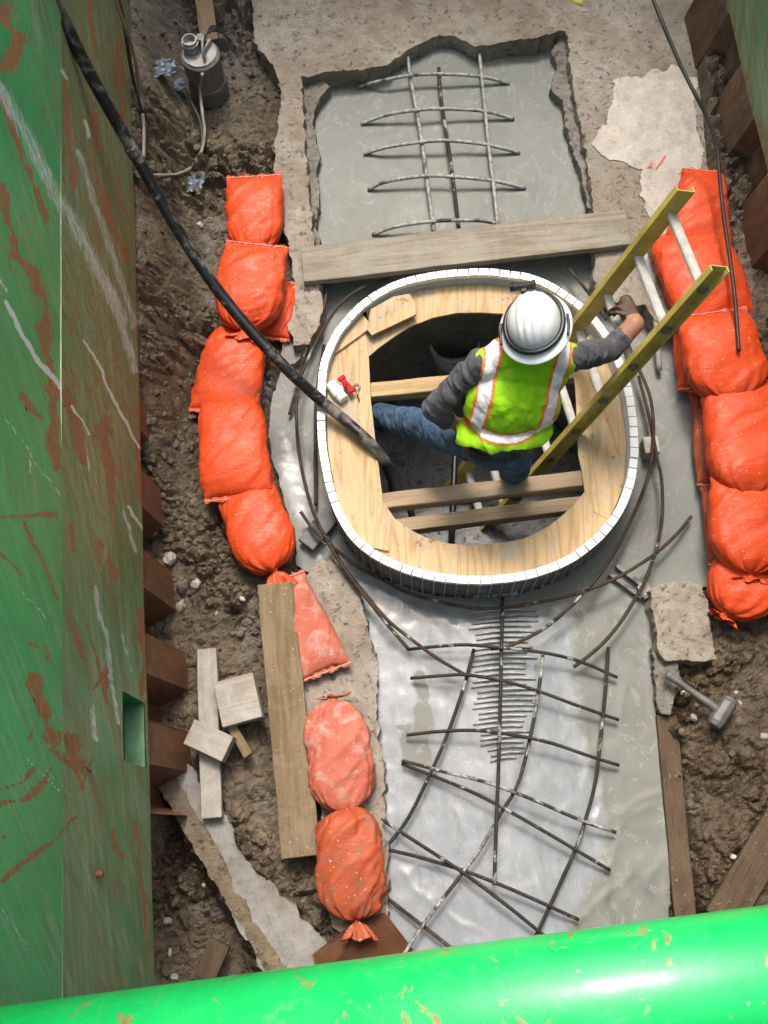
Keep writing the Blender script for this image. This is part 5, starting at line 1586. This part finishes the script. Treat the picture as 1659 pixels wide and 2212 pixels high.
# folds pressed into sleeves and trousers
def seg_t(co, a, b):
    d = np.array(b - a); L2 = (d * d).sum()
    t = np.clip(((co - np.array(a)) @ d) / L2, 0, 1)
    return t, np.linalg.norm(co - (np.array(a) + t[:, None] * d), axis=1)
lab = np.zeros(len(co), int)           # 0 shirt 1 jeans 2 skin 3 glove 4 boot
best = np.full(len(co), 9.0)
for nm, a, b, r, k in (('ua', 'shL', 'elL', .055, 0), ('fa', 'elL', 'wrL', .045, 0), ('ub', 'shR', 'elR', .055, 0), ('fb', 'elR', 'wrR', .042, 0), ('t1', 'hipL', 'knL', .08, 1), ('s1', 'knL', 'anL', .06, 1), ('t2', 'hipR', 'knR', .08, 1), ('s2', 'knR', 'anR', .06, 1), ('w', 'waist', 'neck', .14, 0), ('sh', 'shL', 'shR', .06, 0), ('hp', 'hipL', 'hipR', .10, 1), ('hd', 'neck', 'head', .05, 2), ('lh', 'wrL', 'haL', .03, 2), ('rh', 'wrR', 'haR', .03, 3)):
    t, d = seg_t(co, J[a], J[b]); d = d - r
    m_ = d < best
    best = np.where(m_, d, best); lab = np.where(m_, k, lab)
t, d = seg_t(co, J['elR'], J['wrR']); lab = np.where((lab == 0) & (t > .62) & (d < .06), 2, lab)
t, d = seg_t(co, J['wrR'], J['haR']); lab = np.where((d < .12) & (t > .25), 3, lab)
t, d = seg_t(co, J['wrL'], J['haL']); lab = np.where((d < .10) & (t > .02) & (lab != 1), 2, lab)
dl = np.minimum(np.linalg.norm(co - np.array(J['anL']), axis=1), np.linalg.norm(co - np.array(J['anR']), axis=1))
lab = np.where((dl < .09) & (lab == 1) & ((co[:, 2] < .10)), 4, lab)
lab = np.where((co[:, 2] < -.06), 4, lab)
dFL = (co - np.array(J['anL'])) @ np.array(V3(-.55, .75, -.1)); lab = np.where((np.linalg.norm(co - np.array(J['anL']), axis=1) < .3) & (dFL > .05), 4, lab)
hz = (co - np.array(mid(J['hipL'], J['hipR'], .5))) @ np.array(spine)
lab = np.where((lab == 0) & (hz < .10) & (np.linalg.norm(co - np.array(pel), axis=1) < .24), 1, lab)
lab = np.where(((co - np.array(hc)) @ np.array(head_up) > -.16) & (np.linalg.norm(co - np.array(hc), axis=1) < .17), 2, lab)
fold = fbm(co[:, 0] * 22 + co[:, 2] * 30, co[:, 1] * 22 - co[:, 2] * 18, 3, 3) * .007 + (0.4 - np.abs(fbm(co[:, 0] * 13 + co[:, 2] * 14, co[:, 1] * 11 - co[:, 2] * 9, 3, 13)) * 1.6) * .015
amp = np.where((lab == 0) | (lab == 1), 1.0, 0.0)
co2 = co + no * (fold * amp)[:, None]
fl = np.array([np.bincount(lab[list(f)]).argmax() for f in fs])
pr = thing('person', (J['anR'].x, J['anR'].y, -.12), 'worker in white hard hat and lime vest standing in the ring holding the ladder', 'person')
mk('body', co2, fs, None, pr, True, mats=[M_SHIRT, M_JEANS, M_SKIN, M_GLOVE, M_BOOT], fmat=fl)

# vest: a looser shell over the torso
VP = [('e', J['chest'], TM, (.225, .185, .140)), ('e', mid(J['neck'], J['waist'], .60), TM, (.228, .19, .140)), ('e', mid(J['waist'], pel, .12) + spine * .03, TM, (.226, .10, .143)),
      ('c', mid(J['shL'], J['shR'], .06), mid(J['shL'], J['shR'], .94), .074, .074), ('c', mid(J['shL'], J['neck'], .45), J['neck'] - spine * .03, .07, .066), ('c', mid(J['shR'], J['neck'], .45), J['neck'] - spine * .03, .07, .066)]
vco, vno, vfs = shell(VP, .0052, 8)
org = np.array(J['waist'])
yax = np.array(TM.col[1]); zax = np.array(TM.col[2])
nw = np.array(J['neck'] - J['waist']); KS = (nw @ np.array(lat)) / (nw @ yax)
def tl_(c):
    b_ = (c - org) @ yax
    return (c - org) @ np.array(lat) - KS * b_, b_, (c - org) @ zax
lx, ly, lz = tl_(vco)
TL = float(nw @ yax)
fold = .020 * (0.35 - np.abs(fbm(lx * 8 + ly * 6, ly * 4 - lz * 3 - lx * 3, 4, 71)) * 1.3) * sstep(.50, .15, ly) + .004 * fbm(lx * 24, ly * 16, 3, 72) + .014 * sstep(.09, .0, ly)
vco = vco + vno * fold[:, None]
lx, ly, lz = tl_(vco)
fc = np.array([vco[list(f)].mean(0) for f in vfs]); fx, fy, fz = tl_(fc)
keep = (fy > .004 + .010 * np.sin(fx * 30)) & (np.abs(fx) < .232) & ~((fy > TL - .005) & (np.abs(fx - .01) < .085))
kf = [f for f, k in zip(vfs, keep) if k]
vm = mk('vest', vco, kf, M_VEST, pr, True)
bm = bmesh.new(); bm.from_mesh(vm.data)
bmesh.ops.delete(bm, geom=[v for v in bm.verts if not v.link_faces], context='VERTS'); bm.to_mesh(vm.data); bm.free()
def strip(name, mask, off, mat, parent):
    sel = [f for f, k in zip(vfs, mask & keep) if k]
    used = sorted({i for f in sel for i in f}); mp = {a: b for b, a in enumerate(used)}
    o = mk(name, vco[used] + vno[used] * off, [[mp[i] for i in f] for f in sel], mat, parent, True)
    return o
ylow = .085 - .022 * np.cos(fx * 13)
for sgn, nm in ((-1, 'l'), (1, 'r')):
    cxs = .162 * sgn + .0 * fy
    v_or = (np.abs(fx - cxs) < .040) & (fy > ylow - .01)
    v_si = (np.abs(fx - cxs) < .027) & (fy > ylow - .01)
    a = strip('shoulder_trim', v_or, .0025, M_TRIM, vm)
    strip('shoulder_tape', v_si, .005, M_REFL, vm)
strip('waist_trim', (np.abs(fy - ylow) < .029), .003, M_TRIM, vm)
strip('waist_tape', (np.abs(fy - ylow) < .020), .0058, M_REFL, vm)
# belt
bp_ = []
bc = mid(J['waist'], pel, .62)
for a in np.linspace(0, 2 * math.pi, 25)[:-1]:
    bp_.append(bc + TM @ V3(.172 * math.cos(a), 0, .127 * math.sin(a)))
vs = []; f_ = []
for i, p in enumerate(bp_):
    for h, o_ in ((-.019, 0), (.019, 0), (.019, -.008), (-.019, -.008)):
        vs.append(p + spine * h + (p - bc).normalized() * (.004 + o_))
for i in range(24):
    j = (i + 1) % 24
    for c_ in range(4):
        c2 = (c_ + 1) % 4
        f_.append((i * 4 + c_, j * 4 + c_, j * 4 + c2, i * 4 + c2))
mk('belt', vs, f_, M_BELT, pr, False)
pk = bc + TM @ V3(-.14, -.05, -.10)
bm = bmesh.new(); bm_box(bm, (0, 0, 0), (.05, .10, .04)); mk_bm('tool_pouch', bm, M_BELT, pr, frame=Matrix.Translation(pk) @ TM.to_4x4(), bevel=.01, bseg=2)

# hard hat
hh_ = thing('hard_hat', hc + head_up * .03, 'white full-brim hard hat with black band on the worker head', 'hard hat')
HB = hc + head_up * .030
vs = []; fs_ = []
NU, NV = 56, 240
def hat(u, th):
    # u 0 at the crown, 1 at the brim line
    a = u * math.pi / 2
    r = math.sin(a) ** .92
    zt = .128 * math.cos(a) ** .85
    x = .119 * r * math.cos(th); y = .142 * r * math.sin(th)
    g = 0
    for off in (-.052, -.018, .018, .052):       # raised ribs front to back
        g += math.exp(-((x - off * (1 - .1 * u)) / .010) ** 2)
    zt += .009 * g * (1 - u ** 3) * sstep(.05, .3, 1 - u)
    return x, y, zt
for i in range(NU + 1):
    for j in range(NV):
        x, y, z = hat(max(i / NU, .001), 2 * math.pi * j / NV)
        vs.append(HB + HM @ V3(x, y, float(z)))
for rr2, dz in ((.0, -.004), (.028, -.011), (.048, -.021), (.050, -.026), (.030, -.016), (.0, -.010)):
    for j in range(NV):
        th = 2 * math.pi * j / NV
        ex = .120 + rr2 * .9; ey = .143 + rr2 * .9 * (1.05 if math.sin(th) < 0 else .85)
        vs.append(HB + HM @ V3(ex * math.cos(th), ey * math.sin(th), dz))
for i in range(NU + 6):
    for j in range(NV):
        j2 = (j + 1) % NV
        fs_.append((i * NV + j, (i + 1) * NV + j, (i + 1) * NV + j2, i * NV + j2))
mk('hat_shell', vs, fs_, M_HELM, hh_, True)
tube('hat_band', [HB + HM @ V3((.1280 * math.cos(a)), .1510 * math.sin(a), .012 + .004 * math.sin(3 * a)) for a in np.linspace(0, 2 * math.pi, 33)[:-1]], .0125, M_BLACK, hh_, 8, 72, True)
for s, yy in ((1, -.02), (-1, -.03)):
    c = HB + HM @ V3(s * .146, yy, -.002)
    tube('band_clip', [c + HM @ V3(0, .05, .006), c + HM @ V3(s * .006, .0, .006), c + HM @ V3(0, -.055, .002)], .006, M_BLACK, hh_, 8, 14)
tube('crack_line', [HB + HM @ V3(*[float(t) for t in hat(.82 + .05 * math.sin(k * 2.3), R_(205 + k * 14))]) for k in range(7)], .0016, M_STEELL, hh_, 6, 24)
hl = thing('headlamp', HB + HM @ V3(-.02, .145, .035), 'small black headlamp clipped on the front of the white hard hat', 'headlamp')
c = HB + HM @ V3(-.035, .168, .060)
bm = bmesh.new()
bm_cyl(bm, HM @ V3(-.05, 0, 0), HM @ V3(.035, 0, 0), .017, .017, 14); bm_cyl(bm, HM @ V3(-.062, 0, 0), HM @ V3(-.05, 0, 0), .020, .020, 14); bm_cyl(bm, HM @ V3(.035, 0, 0), HM @ V3(.05, 0, 0), .021, .021, 14)
mk_bm('lamp_body', bm, M_BLACK, hl, frame=Matrix.Translation(c), bevel=.002)
bm = bmesh.new(); bm_box(bm, (0, 0, 0), (.03, .03, .03)); mk_bm('bracket', bm, M_BLACK, hl, frame=Matrix.Translation(c + HM @ V3(0, -.02, -.01)) @ HM.to_4x4(), bevel=.004)

# ================================================================== hose and cables
hp = [(70,-110,2.35),(96,-40,2.1),(126,20,1.92),(200,170,1.60),(290,330,1.27),(380,490,.98),(460,612,.78),(540,712,.66),(620,798,.56),(690,862,.43),(752,914,.375),(800,958,.352),(829,995,.27),(846,1030,.05),(852,1062,-.3),(855,1080,-.6)]
hs = thing('pump_hose', W(850,1062,-.3), 'thick black rubber hose with dried mud running from upper left into the ring', 'hose')
hv = [W(*p) for p in hp]
tube('hose_body', hv, .031, M_HOSE, hs, 18, 150)
q0, q1 = W(282, 318, 1.295), W(293, 338, 1.255)
tube('coupling', [q0, q1], .0335, M_HOSE, hs, 18, 4)
def gz(p):
    return float(mud_z(np.array([p.x]), np.array([p.y]))[0])
def on_ground(u, v, z, r):
    p = W(u, v, z)
    for _ in range(6):
        if p.z < gz(p) + r: p = W(u, v, gz(p) + r)
    return p
def cable(label, pts, r, mat, cat='cable', group='cables'):
    return tag(tube('cable', [on_ground(*p, r * 1.3) for p in pts], r, mat, None, 8, 12 * len(pts)), label, cat, group)
cable('black cable hanging down along the far part of the green wall', [(247,-30,1.6),(262,20,1.35),(274,90,1.0),(285,160,.72),(304,230,.5),(316,270,.42),(313,320,.38),(309,345,.36)], .010, M_CABLE)
cable('pale muddy cable hanging beside the black one along the green wall', [(244,-30,1.62),(258,25,1.36),(282,90,1.0),(296,150,.75),(303,210,.52),(310,260,.43),(311,300,.40),(310,340,.36)], .010, M_CABLEG)
cable('pale muddy cable looping from the pump to the hose', [(437,160,.36),(432,190,.22),(438,250,.16),(442,285,.15),(436,325,.14),(418,358,.13),(385,376,.14),(345,379,.16),(325,378,.17)], .0105, M_CABLEG)
cable('black cable crossing the mud under the pump loop', [(400,190,.2),(415,225,.16),(432,262,.14),(436,310,.13),(420,352,.12),(395,374,.12),(340,385,.14)], .009, M_CABLE)
cable('dark cable slanting down past the rusty piles on the right side', [(1400,-30,.9),(1425,35,.85),(1448,90,.8),(1472,145,.75),(1505,210,.7),(1530,260,.64),(1548,320,.58),(1556,400,.52),(1565,480,.48),(1577,560,.45),(1588,650,.44),(1596,758,.43)], .011, M_CABLE)

# ================================================================== pump
pb_ = W(448, 176, .13)
pu = thing('submersible_pump', pb_, 'grey muddy cylindrical pump standing in the dirt at the upper left', 'pump')
F0 = Matrix.Translation(pb_)
def pcyl(name, prof, off=(0, 0, 0), mat=M_STEEL, par=pu, seg=28):
    vs = []; fs = []
    for r, z in prof:
        for j in range(seg):
            a = 2 * math.pi * j / seg
            vs.append(pb_ + Vector(off) + Vector((r * math.cos(a), r * math.sin(a), z)))
    for i in range(len(prof) - 1):
        for j in range(seg):
            j2 = (j + 1) % seg
            fs.append((i * seg + j, i * seg + j2, (i + 1) * seg + j2, (i + 1) * seg + j))
    fs.append(tuple(range((len(prof) - 1) * seg, len(prof) * seg)))
    o = mk(name, vs, fs, mat, par, False)
    return o
body = pcyl('pump_body', [(.122, -.10), (.122, .02), (.115, .03), (.115, .20), (.121, .21), (.121, .235), (.108, .245)])
pcyl('top_plate', [(.104, .24), (.104, .255), (.02, .257)], mat=M_STEELL)
dis = pcyl('discharge_port', [(.043, .29), (.043, .32), (.052, .322), (.052, .338), (.043, .34), (.043, .352), (.053, .354), (.053, .37), (.045, .372), (.045, .39), (.036, .392), (.032, .35)], (-.045, .03, -.05), M_STEELL)
pcyl('cable_gland', [(.02, .29), (.02, .36), (.026, .362), (.026, .38)], (.02, .05, -.05), M_STEEL)
tube('lifting_handle', [pb_ + Vector(p) for p in ((.03, -.06, .24), (.03, -.06, .31), (.035, .0, .35), (.04, .06, .31), (.04, .06, .24))], .009, M_STEELL, pu, 8, 24)
bm = bmesh.new(); bm_box(bm, (0, 0, 0), (.10, .012, .05)); mk_bm('bracket', bm, M_STEELL, pu, frame=Matrix.Translation(pb_ + Vector((.05, .02, .27))) @ Matrix.Rotation(R_(60), 4, 'Z'), bevel=.003)
for k in range(3):
    tube('lead', [pb_ + Vector((.03 + .01 * k, .05, .32)), pb_ + Vector((.09, .10 + .02 * k, .31)), pb_ + Vector((.16, .14 + .04 * k, .25 - .04 * k))], .006, M_CABLE, pu, 6, 12)

# ================================================================== small things
vb = W(728, 846, PLY_Z + .03)
va = thing('ball_valve', vb, 'white plastic ball valve with red lever lying on the left plywood sheet', 'valve')
d = (W(742, 862, PLY_Z + .03) - W(714, 830, PLY_Z + .03)); d.normalize()
bm = bmesh.new()
for o0, o1, r in ((-.062, -.022, .030), (-.022, .026, .034), (.026, .062, .030)):
    bm_cyl(bm, d * o0, d * o1, r, r, 20)
bm_cyl(bm, V3(0, 0, 0), V3(.035, .02, .012), .018, .016, 14)
mk_bm('valve_body', bm, M_WHITE, va, frame=Matrix.Translation(vb), bevel=.002)
sd_ = V3(.05, .026, .012)
bm = bmesh.new()
tv = Vector((-d.y, d.x, 0))
bm_cyl(bm, sd_ * .8, sd_ * 1.25, .016, .014, 12)
fr = frame_xy(vb + sd_ * 1.15 - d * .045, vb + sd_ * 1.15 + d * .045)
mk_bm('stem', bm, M_RED, va, frame=Matrix.Translation(vb))
bm = bmesh.new(); bm_box(bm, (0, 0, 0), (.105, .030, .018)); bm_box(bm, (-.045, 0, .004), (.026, .044, .02)); bm_box(bm, (.045, 0, .004), (.026, .044, .02))
mk_bm('lever', bm, M_RED, va, frame=fr, bevel=.004, bseg=2)
pq = W(770, 842, PLY_Z + .012)
tl2 = thing('wire_clip', pq, 'small steel clip with a red tip lying beside the valve', 'clip')
tube('loop', [pq + V3(.02 * math.cos(a), .018 * math.sin(a) + .02, .003) for a in np.linspace(0, 6.28, 9)[:-1]], .005, M_STEELL, tl2, 6, 20, True)
tube('shank', [pq + V3(.004, .004, .003), pq + V3(.004, -.03, .002)], .005, M_STEELL, tl2, 6, 5)
tube('tip', [pq + V3(.004, -.032, .002), pq + V3(.010, -.065, .002)], .004, M_RED, tl2, 6, 5)

def gz(p):
    return float(mud_z(np.array([p.x]), np.array([p.y]))[0])
def crumple(name, label, u, v, size, mat, seed, cat):
    p = W(u, v, .12); p = W(u, v, gz(p) + .02)
    bm = bmesh.new()
    bmesh.ops.create_grid(bm, x_segments=16, y_segments=16, size=size)
    for vv in bm.verts:
        q = vv.co * (26 / (size / .06)) + V3(seed, seed * 2.1, 0)
        k = mnoise.noise(q); k2 = mnoise.noise(q * 2.3 + V3(5, 5, 5))
        vv.co.z += abs(k) * size * .9 + abs(k2) * size * .4
        vv.co.x += k2 * size * .5; vv.co.y += k * size * .5
    o = mk_bm(name, bm, mat, frame=Matrix.Translation(p), smooth=False)
    return tag(o, label, cat)
crumple('plastic_film', 'crumpled bluish clear plastic film on the mud left of the pump', 356, 150, .062, M_FILM, 1, 'plastic scrap')
crumple('plastic_film', 'smaller crumpled plastic film right beside the pump base', 385, 186, .04, M_FILM, 2, 'plastic scrap')
crumple('plastic_film', 'crumpled blue plastic scrap on the mud above the left sandbags', 423, 398, .055, M_FILM, 3, 'plastic scrap')

def rock(bm, c, r, seed, sub=2):
    m = Matrix.Translation(c) @ Matrix.Rotation(seed * 1.7, 4, 'Z') @ Matrix.Diagonal((1, .6 + .4 * ((seed * .37) % 1), .55 + .3 * ((seed * .61) % 1), 1))
    vv = bmesh.ops.create_icosphere(bm, subdivisions=sub, radius=r, matrix=m)['verts']
    for v in vv:
        d = v.co - c
        k = mnoise.noise(d * (1.6 / r) + V3(seed, seed * .7, 3)) * .45 + mnoise.noise(d * (3.6 / r) + V3(seed, 1, 1)) * .2
        v.co = c + d * (1 + k)
    return vv
stones = [(430,485,.035,'w','pale flat stone in the mud above the second left bag'),(478,1290,.026,'w','white chip of rubble by the near left bags'),(523,1294,.026,'w','white chip under the near end of the left bags'),(346,1236,.045,'d','dark stone at the foot of the piles beside the left bags'),(365,1205,.055,'m','brown clod against the green wall at mid height'),
 (468,1325,.016,'w','small white crumb beside the scrap timber stud'),(376,2110,.030,'w','pale round stone in the pit by the green pipe'),(367,2058,.026,'w','pale oblong stone higher in the pit'),(362,1990,.034,'m','brown stone in the pit near the green wall'),(440,1912,.014,'w','tiny pale pebble in the pit'),
 (1475,1496,.020,'w','white pebble just left of the hammer head'),(1600,1518,.022,'w','pale pebble right of the hammer head'),(1452,1550,.028,'w','pale stone at the rim of the gully on the right'),(1497,1550,.030,'m','stone below the hammer handle'),(1590,1496,.016,'w','tiny pebble above the hammer head'),(1586,1852,.03,'w','pale sliver of stone on the wet mud by the dark board'),
 (392,1305,.050,'m','brown clod below the piles in the mud'),(420,1260,.045,'m','yellowish clod near the lowest left bag'),(455,1480,.04,'d','dark stone next to the scrap timber stud'),(1650,1590,.03,'w','grey stone cut by the right photo edge')]
for k, (u, v, r, c, lab) in enumerate(stones):
    r *= .75
    p = W(u, v, .08); p = W(u, v, gz(p) + r * .15)
    bm = bmesh.new(); rock(bm, V3(0, 0, 0), r, k + 1.3)
    tag(mk_bm('stone', bm, {'w': M_STONEW, 'd': M_STONED, 'm': M_STONE}[c], frame=Matrix.Translation(p)), lab, 'stone', 'loose stones')

# crumbs of earth over the mud, too many to count
rs = random.Random(42)
bm = bmesh.new()
V_ = []; F_ = []
tmpl = bmesh.new(); bmesh.ops.create_icosphere(tmpl, subdivisions=1, radius=1); tmpl.verts.ensure_lookup_table()
tv_ = np.array([v.co[:] for v in tmpl.verts]); tf_ = np.array([[v.index for v in f.verts] for f in tmpl.faces]); tmpl.free(); bm.free()
NC = 16000
cx = RNG.uniform(-1.3, 2.2, NC); cy = RNG.uniform(-.6, 6.4, NC)
ok = np.ones(NC, bool)
for poly in (SLAB_XY, SLAB2_XY, SLAB3_XY, WET_XY, SPILL_XY, HOLE_POLY):
    ok &= poly_sd(cx, cy, poly) < -.015
dens = fbm(cx * 1.8, cy * 1.8, 3, 61)
ok &= RNG.uniform(-.5, .7, NC) < dens + .15
ok &= ~((cx > 1.3) & (cy < .45) & (RNG.uniform(0, 1, NC) < .8))
cx, cy = cx[ok], cy[ok]; cz = mud_z(cx, cy)
Vl = []; Fl = []
for i in range(len(cx)):
    r = .004 + .026 * RNG.uniform() ** 3.5
    sc = RNG.uniform(.6, 1.2, 3) * r
    a = RNG.uniform(0, 6.28)
    pts = tv_ * (1 + RNG.uniform(-.28, .28, (len(tv_), 1)))
    pts = pts * sc
    x = pts[:, 0] * math.cos(a) - pts[:, 1] * math.sin(a); y = pts[:, 0] * math.sin(a) + pts[:, 1] * math.cos(a)
    Vl.append(np.stack([x + cx[i], y + cy[i], pts[:, 2] * .8 + cz[i] + r * .2], 1)); Fl.append(tf_ + i * len(tv_))
Vl = np.concatenate(Vl); Fl = np.concatenate(Fl)
tag(mk('mud_crumbs', Vl, Fl, M_MUD, attrs={'wet': np.zeros(len(Vl)), 'grey': np.zeros(len(Vl))}), 'crumbs and small clods of brown earth over the trench floor', 'earth', kind='stuff')
# yellow tool end at the top of the photo
yt = thing('yellow_tool', W(1240, 5, .12), 'end of a yellow tool cut by the top photo edge', 'tool')
tube('grip', [W(1195, -20, .14), W(1222, -4, .14), W(1250, 8, .135), W(1260, 10, .135)], lambda t: .02 + .012 * t, M_YEL, yt, 10, 16)
tube('sleeve', [W(1215, -12, .138), W(1238, 2, .136)], .034, M_BLACK, yt, 10, 6)
# plastic bottle neck between the piles
bt = thing('plastic_bottle', W(332, 1432, .2), 'pale plastic bottle end poking out between the sheet piles', 'bottle')
b0, b1 = W(318, 1418, .30), W(342, 1446, .22)
tube('bottle_body', [b0, b0.lerp(b1, .5), b1], lambda t: .034 - .010 * t + .003 * math.sin(t * 18), M_STEELL, bt, 14, 20)
